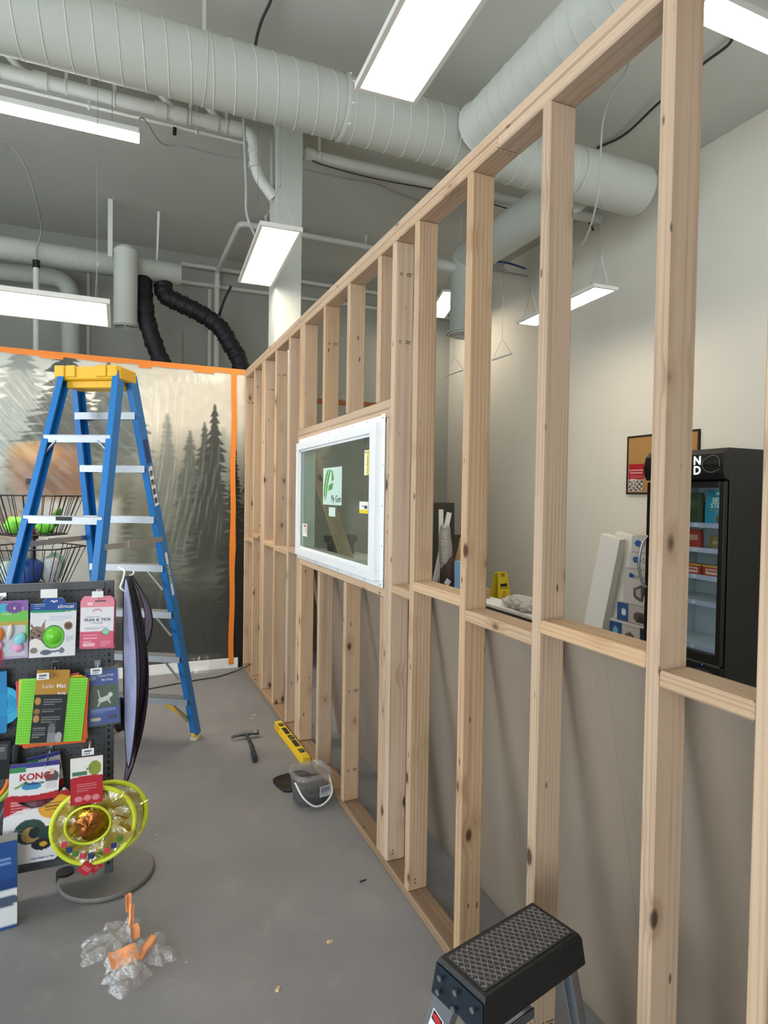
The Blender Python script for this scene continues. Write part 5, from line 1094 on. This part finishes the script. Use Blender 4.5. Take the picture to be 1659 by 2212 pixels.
for k, (c, s) in enumerate((((.01, -.03, .034), (.06, .10, .036)), ((.01, .05, .026), (.05, .07, .028)), ((-.01, -.10, .028), (.05, .07, .028)))):
    r = np.random.default_rng(40+k); bm = bmesh.new(); bmesh.ops.create_icosphere(bm, subdivisions=4, radius=1); D = r.normal(size=(14, 3)); D /= np.linalg.norm(D, axis=1)[:, None]
    for v in bm.verts:
        p = np.array(v.co); q = p*(1+sum(.10*math.sin(8*float(p@d)+i) for i, d in enumerate(D))*.6); v.co = Vector((q[0]*s[0], q[1]*s[1], max(q[2]*s[2], -c[2]+.001)))
    me = bpy.data.meshes.new('film'); bm.to_mesh(me); bm.free(); me.materials.append(MATS['bag_film' if k else 'bag_film']); link('film', me, BG, c)
blob('bag_contents', (1.965, 2.69, 1.088), (.030, .050, .018), 'bag_filling', 'pale contents inside the clear plastic bag on the counter', 'parcel', 44)
tag(MB().box((1.93, 3.06, 1.056), (2.01, 3.13, 1.11), .004).obj('brown_box', 'kraft'), 'small brown cardboard box on the counter by the plastic bag', 'box')
KT = thing('black_case', 'black notched plastic case seen through the window on the counter', 'case', (2.02, 5.75, 1.056))
MB().prism([(-.13, 0), (.13, 0), (.13, .11), (.17, .13), (.17, .19), (.05, .19), (.0, .165), (-.05, .19), (-.17, .19), (-.17, .13), (-.13, .11)], -.05, .05).obj('case_body', 'dark_grey', KT); MB().lathe((0, -.051, .14), [(.010, -.002), (.010, .002)], 10, 'Y').obj('rivet', 'steel', KT)
KT.rotation_euler = (0, 0, .3); KT.location = (2.05, 5.85, 1.056)
LB = thing('leaning_board', 'pine board leaning at a slant behind the window', 'board', (1.900, 4.066, .006))
MB().box((-.019, -.045, 0), (.019, .045, 2.040), .003).obj('board', 'pine', LB, rot=Vector((-.372, -.042, 1)).to_track_quat('Z', 'Y').to_euler())

# ------------------------------------------------------------------ fridge
FX, FY0, FY1, FZ = 4.37, 3.374, 4.165, 2.07
mat('fridge_black', '0c0c0e', .32); mat('fridge_white', 'd9dde0', .4); mat('led_strip', 'ffffff', .4, emit='dcecff', estr=L_FRIDGE)
FR = thing('display_fridge', 'tall black display fridge with a glass door and lit shelves against the right wall', 'fridge', (4.7, 3.77, 0))
o_ = -FR.location
def fp(name, boxes, m, ch=.003, par=FR):
    b = MB()
    for p, q in boxes: b.box(p, q, ch)
    return b.obj(name, m, par, loc=o_ if par is FR else (0, 0, 0))
XBk = 5.03
fp('cabinet', [((FX+.05, FY0, .02), (XBk, FY0+.035, FZ)), ((FX+.05, FY1-.035, .02), (XBk, FY1, FZ)), ((FX+.05, FY0+.035, FZ-.05), (XBk, FY1-.035, FZ)), ((XBk-.04, FY0+.035, .02), (XBk, FY1-.035, FZ-.05)), ((FX+.05, FY0+.035, .02), (XBk-.04, FY1-.035, .36))], 'fridge_black')
fp('liner', [((XBk-.05, FY0+.04, .36), (XBk-.042, FY1-.04, 1.80)), ((FX+.06, FY0+.0355, .36), (XBk-.05, FY0+.043, 1.80)), ((FX+.06, FY1-.043, .36), (XBk-.05, FY1-.0355, 1.80)), ((FX+.06, FY0+.04, 1.79), (XBk-.05, FY1-.04, 1.80)), ((FX+.06, FY0+.04, .362), (XBk-.05, FY1-.04, .372))], 'fridge_white', 0)
hd = MB()
prof = [(FX+.05, 1.815), (FX-.002, 1.825), (FX-.03, 1.87), (FX-.035, 1.945), (FX-.015, 2.025), (FX+.03, FZ), (FX+.05, FZ)]
vs = [(x, FY0, z) for x, z in prof]+[(x, FY1, z) for x, z in prof]; n = len(prof)
hd.add(vs, [(i, i+1, n+i+1, n+i) for i in range(n-1)]+[tuple(range(n-1, -1, -1)), tuple(range(n, 2*n)), (n-1, 0, n, 2*n-1)]).obj('header', 'fridge_black', FR, loc=o_)
mat('letter_lit', 'ffffff', .4, emit='ffffff', estr=.8)
for body, z in (('N', 1.972), ('D', 1.892)): text(body, .095, 'letter_lit', FR, Vector((FX-.0362, FY0+.235, z))+o_, (PI/2, 0, -PI/2), bold=.03)
MB().tube(smooth_path([(FX-.036, FY0+.03, 1.90), (FX-.036, FY0+.10, 1.875), (FX-.036, FY0+.17, 1.90), (FX-.037, FY0+.18, 1.965), (FX-.032, FY0+.10, 2.01), (FX-.034, FY0+.04, 1.985), (FX-.036, FY0+.03, 1.92)], 6), .003, 6).obj('header_emblem', 'ink_grey', FR, loc=o_)
dr = fp('door', [((FX, FY0+.01, .33), (FX+.045, FY0+.055, 1.805)), ((FX, FY1-.055, .33), (FX+.045, FY1-.01, 1.805)), ((FX, FY0+.055, 1.755), (FX+.045, FY1-.055, 1.805)), ((FX, FY0+.055, .33), (FX+.045, FY1-.055, .41))], 'fridge_black')
MB().box((FX+.012, FY0+.053, .408), (FX+.018, FY1-.053, 1.757)).obj('door_glass', 'door_glass', dr)
MB().tube(smooth_path([(FX, FY1-.03, 1.325), (FX-.045, FY1-.012, 1.25), (FX-.068, FY1-.002, 1.09), (FX-.045, FY1-.012, .93), (FX, FY1-.03, .86)], 8), .012, 10).obj('door_handle', 'steel', dr)
fp('kick_panel', [((FX+.012, FY0+.005, .02), (FX+.05, FY1-.005, .32))], 'fridge_black')
MB().tube([(FX-.004, FY0+.01, .325), (FX-.004, FY1-.01, .325)], .010, 8).obj('bottom_trim', 'dark_grey', FR, loc=o_)
MB().lathe((0, 0, 0), [(.06, -.004), (.06, .004)], 24, 'X').obj('control_panel', 'dark_grey', FR, loc=Vector((FX+.010, FY0+.17, .25))+o_).scale = (1, 1.6, .5)
mat('led_blue', '3040ff', .4, emit='3a4cff', estr=3); MB().lathe((0, 0, 0), [(.004, -.001), (.004, .002)], 8, 'X').obj('status_light', 'led_blue', FR, loc=Vector((FX+.004, FY0+.17, .311))+o_)
mat('price_rail', 'c3c9ea', .3); SH = (1.447, 1.239, 1.013, .798, .425)
for z in SH:
    s = fp('shelf', [((FX+.09, FY0+.05, z-.012), (XBk-.06, FY1-.05, z))], 'fridge_white', .001)
    MB().box((FX+.078, FY0+.05, z-.022), (FX+.09, FY1-.05, z+.018)).obj('price_rail', 'price_rail', s)
    for k in range(4):
        y = FY0+.07+.04*((k*3) % 4)+.12*k; MB().box((FX+.0765, y, z-.014), (FX+.0782, y+.035, z+.012)).obj('price_tag', 'white_plastic', s)
fp('light_strip', [((FX+.066, FY0+.045, .45), (FX+.076, FY0+.052, 1.74)), ((FX+.066, FY1-.052, .45), (FX+.076, FY1-.045, 1.74))], 'led_strip', 0)
def p_stew(k): k.rect(0, 0, 1, .16, '2a8aa4').ell(.5, .10, .10, .05, 'bfe0e8').rect(.12, .56, .88, .62, '1f6a80').ell(.68, .82, .26, .16, '7a5a40').ell(.70, .68, .08, .07, 'f0f0f0').lines(.15, .85, .58, 1, .03, 'bfe0e8', .012)
ST = thing('pet_food_bag', 'teal bag of pet food standing on the top shelf of the fridge', 'bag', (FX+.17, FY0+.178, SH[0]+.0005), -PI/2)
o = card('printed_front', .25, .29, .035, p_stew, '2d9ab5', ST, 40, lambda x, y: abs(x-.5) < .5-.18*max(0, .45-y)); o.location = (0, 0, .145)
text('BEEF', .055, 'ink_white', ST, (.0, -.019, .205), bold=.02); text('STEW', .055, 'ink_white', ST, (.0, -.019, .160), bold=.02)
def pouch(name, lab, cat, y, z, w, h, base, paint=None):
    t = thing(name, lab, cat, (FX+.18, y, z+.0005), -PI/2); o = card('printed_front', w, h, .04, paint, base, t, 30, lambda x, q: abs(x-.5) < .5-.16*max(0, .4-q)); o.location = (0, 0, h/2-.0005); return t
pouch('green_bag', 'dark green bag of pet food beside the teal one in the fridge', 'bag', FY0+.455, SH[0], .24, .27, '2f4a2c', lambda k: k.ell(.5, .35, .3, .12, '47653f').rect(.2, .62, .8, .72, '27402a'))
mat('box_red', 'c23a2a', .45); mat('box_yellow', 'd9a33a', .5)
for k in range(3):
    y = FY0+.09+k*.205; t = thing('food_carton', 'red and white frozen food carton on the middle shelf of the fridge', 'box', (FX+.16, y+.095, SH[2]+.001), -PI/2, 'red cartons on the middle fridge shelf')
    o = card('printed_front', .19, .10, .10, lambda q: q.rect(0, 0, 1, .16, 'd8b03a').rect(.18, .32, .85, .72, 'e8d8cc').lines(.25, .8, .4, 3, .1, 'b03a2a', .03).rect(.0, .16, .1, 1, '98281e'), 'c23a2a', t, 24); o.location = (0, 0, .0490)
pouch('red_pouch', 'red pouch standing on the second fridge shelf', 'pouch', FY0+.42, SH[1], .15, .165, 'b5382c', lambda k: k.rect(.2, .3, .8, .55, 'd9a08a'))
pouch('brown_pouch', 'brown pouch standing on the second fridge shelf', 'pouch', FY0+.17, SH[1], .19, .12, '8a7448', lambda k: k.rect(.2, .35, .8, .6, 'b59a66'))

# ------------------------------------------------------------------ cork board
mat('cork', 'b78a52', .9, var=.12, vscale=140, bump=.3, bscale=200); mat('board_frame', '2b1d16', .5)
CK = thing('cork_board', 'cork notice board in a dark frame on the right wall', 'notice board', (5.06, 4.64, 2.020))
MB().box((-.006, -.4505, -.311), (.009, .4505, .311)).obj('cork_panel', 'cork', CK)
for nm, p, q in (('frame_rail', (-.014, -.4505, .293), (.009, .4505, .311)), ('frame_rail', (-.014, -.4505, -.311), (.009, .4505, -.293)), ('frame_stile', (-.014, -.4505, -.293), (.009, -.4325, .293)), ('frame_stile', (-.014, .4325, -.293), (.009, .4505, .293))): MB().box(p, q, .002).obj(nm, 'board_frame', CK)
def p_leaf(k): k.rect(0, 0, 1, .60, 'b5222e').rect(.05, .20, .95, .24, 'e6b8b8').rect(.1, .30, .9, .34, 'd89a9a').lines(.12, .9, .42, 3, .05, 'd89a9a', .02).rect(0, .57, 1, 1, 'b8aca0').put((k.Y > .60)&(np.sin(k.X*23)*np.sin(k.Y*31+1) > .1), '4a4440').put((k.Y > .60)&(np.sin(k.X*17+2)*np.sin(k.Y*41) > .5), 'e8e0d8').put((k.Y < .6)&(k.Y > .57-.02*np.sin(k.X*6)), 'f0e8e8')
o = card('leaflet', .208, .294, .001, p_leaf, 'b5222e', None, 40); o.location = (5.0525, 4.958, 1.883); o.rotation_euler = (0, 0, -PI/2); tag(o, 'red leaflet with a photo pinned to the cork board', 'leaflet')

# ------------------------------------------------------------------ cartons and long white boxes beside the fridge
mat('carton_pale', 'cfccc7', .6); mat('carton_side', 'a7a39c', .65); mat('carton_white', 'f0eee9', .6)
def p_logo(k): k.rect(.0, .08, 1, 1, 'c6c4c2').ell(.30, .45, .16, .20, '1f4f9a').rect(.20, .36, .42, .52, '2a62b4')
def p_crate(k): k.ell(.28, .20, .10, .07, '1f4f9a').poly([(.35,.55),(.62,.42),(.88,.50),(.88,.78),(.62,.90),(.38,.80)], '55504e').poly([(.42,.58),(.62,.50),(.62,.80),(.44,.74)], 'a89f98').ell(.76, .74, .07, .12, '2a2422').ell(.76, .80, .05, .10, 'e6e0da')
def p_dark(k): k.rect(0, 0, .34, 1, '35568f').ell(.2, .5, .07, .2, 'd8e0ea').rect(.34, .1, 1, 1, 'b5aea8').ell(.68, .62, .2, .3, '5a504a').rect(.8, .1, .98, .3, 'b0323c').poly([(.55,.9),(.68,.45),(.82,.9)], '3a3430')
def p_blue(k): k.rect(0, 0, .32, 1, '2c4f86').ell(.15, .5, .06, .22, '6fb0b8').rect(.32, .2, .75, 1, 'bdb6b0').ell(.5, .6, .12, .2, '6a5a50').rect(.75, .1, 1, 1, '1a2436').rect(.82, .4, .95, .7, '4a5a70').rect(.0, 0, 1, .1, 'd0ccc6')
zz0 = 0.0
stack = [(.115, .55, None, 'c0bcb6', 'plain'), (.115, .54, None, 'bab6b0', 'plain'), (.235, .53, p_blue, 'b0aca8', 'blue and grey'), (.18, .435, p_dark, 'b5b1ac', 'blue edged'), (.345, .362, p_crate, 'c4c1bd', 'crate picture'), (.16, .29, p_logo, 'c6c4c2', 'logo'), (.155, .27, p_logo, 'cac8c6', 'logo')]
names = ['plain pale carton at the very bottom of the stack by the fridge', 'plain pale carton second from the bottom of the stack by the fridge', 'carton with a blue end and a small picture in the stack by the fridge', 'carton with a blue edge and a dog tent picture in the stack by the fridge', 'tall pale carton with a dog crate picture in the stack by the fridge', 'flat pale carton with a blue logo on the crate picture carton', 'flat pale carton with a blue logo on top of the stack by the fridge']
for (h_, wd, pf, base, _), lab in zip(stack, names):
    t = thing('pet_carton', lab, 'box', (4.73, 4.20+wd/2, zz0), -PI/2)
    MB().box((-wd/2, -.21+.008, 0), (wd/2, .24, h_), .002).obj('carton_body', 'carton_side', t)
    o = card('printed_front', wd-.002, h_-.006, .006, pf, base, t, 40); o.location = (0, -.207, h_/2)
    if pf in (p_logo, p_crate): text('carTour', min(.065, wd*.22), 'ink_grey', t, (wd*.10, -.2112, h_/2+(0 if pf is p_logo else h_*.29)), sx=.9)
    zz0 += h_
for k, (y0, x0, tl) in enumerate(((5.065, 4.70, .205), (4.985, 4.86, .17))):
    o = MB().box((-.05, -.122, 0), (.05, .122, 1.265+.02*k), .002).obj('long_white_box', 'carton_white', loc=(x0, y0+.115, .001+.122*math.sin(tl)), rot=(tl, 0, .12)); tag(o, ('long white flat box leaning against the carton stack, in front', 'long white flat box leaning behind the front one')[k], 'box')

# ------------------------------------------------------------------ wet floor sign
mat('sign_yellow', 'e9d22a', .4); mat('sign_red', 'b5382a', .5)
WS = thing('wet_floor_sign', 'yellow folding wet floor sign standing near the right wall', 'sign', (4.62, 6.80, 0), 0.22)
H = .672
for s in (-1, 1):
    P = [(-.15, 0), (.15, 0), (.095, H), (.045, H+.02), (.045, H-.06), (-.045, H-.06), (-.045, H+.02), (-.095, H)]
    P = [(-.15, 0), (-.12, 0), (-.11, .05), (.11, .05), (.12, 0), (.15, 0), (.088, H-.02), (.07, H), (.045, H), (.045, H-.055), (-.045, H-.055), (-.045, H), (-.07, H), (-.088, H-.02)]
    q = MB().prism(P, -.006, .006).obj('panel', 'sign_yellow', WS); q.location = (0, s*.11, 0); q.rotation_euler = (s*.12, 0, 0)
    if s < 0:
        text('WET FLOOR', .026, 'ink_black', q, (0, -.0066, .47), bold=.02); MB().box((-.062, -.0068, .49), (.062, -.0061, .53)).obj('caution_bar', 'ink_black', q)
        MB().tube([(-.07, -.0064, .30), (.07, -.0064, .30), (0, -.0064, .43), (-.07, -.0064, .30)], .006, 5).tube([(-.02, -.0064, .32), (.01, -.0064, .38), (.03, -.0064, .32)], .006, 5).obj('warning_triangle', 'sign_red', q)
MB().box((-.088, -.015, H-.02), (.088, .015, H+.004), .003).obj('top_hinge', 'sign_yellow', WS)

# ------------------------------------------------------------------ boards and odds in the rear right corner
mat('slate', '38352f', .55, var=.1, vscale=8); mat('slate_brown', '4a463d', .6, var=.1, vscale=8); mat('blue_bag', '7fb0d8', .5); mat('dark_pile', '3a2a2c', .7, var=.5, vscale=50)
def corner(u, v, Y): return bp(u, v, 'Y', Y)
a = corner(935, 1086, 6.70); b = corner(976, 1088, 6.70)
o = MB().box((-.15, -.015, 0), (.15, .015, 1.58), .003).obj('dark_door_panel', 'slate', loc=((a.x+b.x)/2+.0, 6.60, .001), rot=(-.05, 0, 0)); tag(o, 'tall dark slate coloured panel leaning in the rear corner', 'panel')
a = corner(972, 1170, 6.85); o = MB().box((0, -.012, 0), (.42, .012, 1.16), .003).obj('low_dark_board', 'slate_brown', loc=(a.x+.02, 6.93, .001), rot=(-.03, 0, 0)); tag(o, 'low dark brown board leaning next to the tall dark panel', 'board')
a = corner(950, 1100, 6.45); b = corner(930, 1210, 6.35)
o = MB().box((-.028, -.01, 0), (.028, .01, 1.50), .002).obj('white_batten', 'white_plastic', loc=(a.x+.005, 6.37, .001), rot=(-.04, 0, 0)); tag(o, 'upright white batten leaning on the tall dark panel', 'batten')
o = MB().box((-.03, -.01, 0), (.03, .01, 1.50), .002).obj('white_batten', 'white_plastic', loc=(a.x-.30, 6.25, .001+.03*math.sin(.23)), rot=(-.03, .23, 0)); tag(o, 'slanting white batten crossing the upright one', 'batten')
a = corner(946, 1215, 6.30); t = thing('wrapped_roll', 'roll wrapped in clear film standing in front of the tall dark panel', 'roll', (a.x, 6.11, 0)); MB().tube([(0, 0, 0), (.0, .03, 1.30)], [.06]*2, 14).obj('core', 'carton_side', t); MB().tube([(0, .01, .9), (.01, .03, 1.05), (-.005, .03, 1.2), (.0, .03, 1.33)], [.07, .078, .07, .05], 12).obj('film_wrap', 'bag_film', t)
a = corner(985, 1225, 6.0)
blob('paper_heap', (a.x+.05, 5.98, .55), (.10, .10, .55), 'kraft', 'heap of crumpled brown paper in the rear corner', 'paper', 71); 
a = corner(972, 1250, 5.7); blob('dark_bundle', (a.x, 5.72, .50), (.11, .11, .50), 'dark_pile', 'dark bundle of odds and ends beside the brown paper', 'bundle', 72)
o = MB().box((-.03, -.002, -.03), (.03, .002, .03)).obj('white_card', 'white_plastic', loc=(corner(968, 1258, 5.60).x, 5.611, corner(968, 1258, 5.60).z), rot=(0, .6, 0)); tag(o, 'small white card on the dark bundle', 'card')
o = MB().box((-.05, -.04, 0), (.05, .04, .99), .004).obj('blue_box', 'blue_bag', loc=(corner(991, 1260, 5.5).x+.03, 5.5, .001), rot=(0, -.02, .3)); tag(o, 'light blue box standing in the rear corner beside the brown paper', 'box')
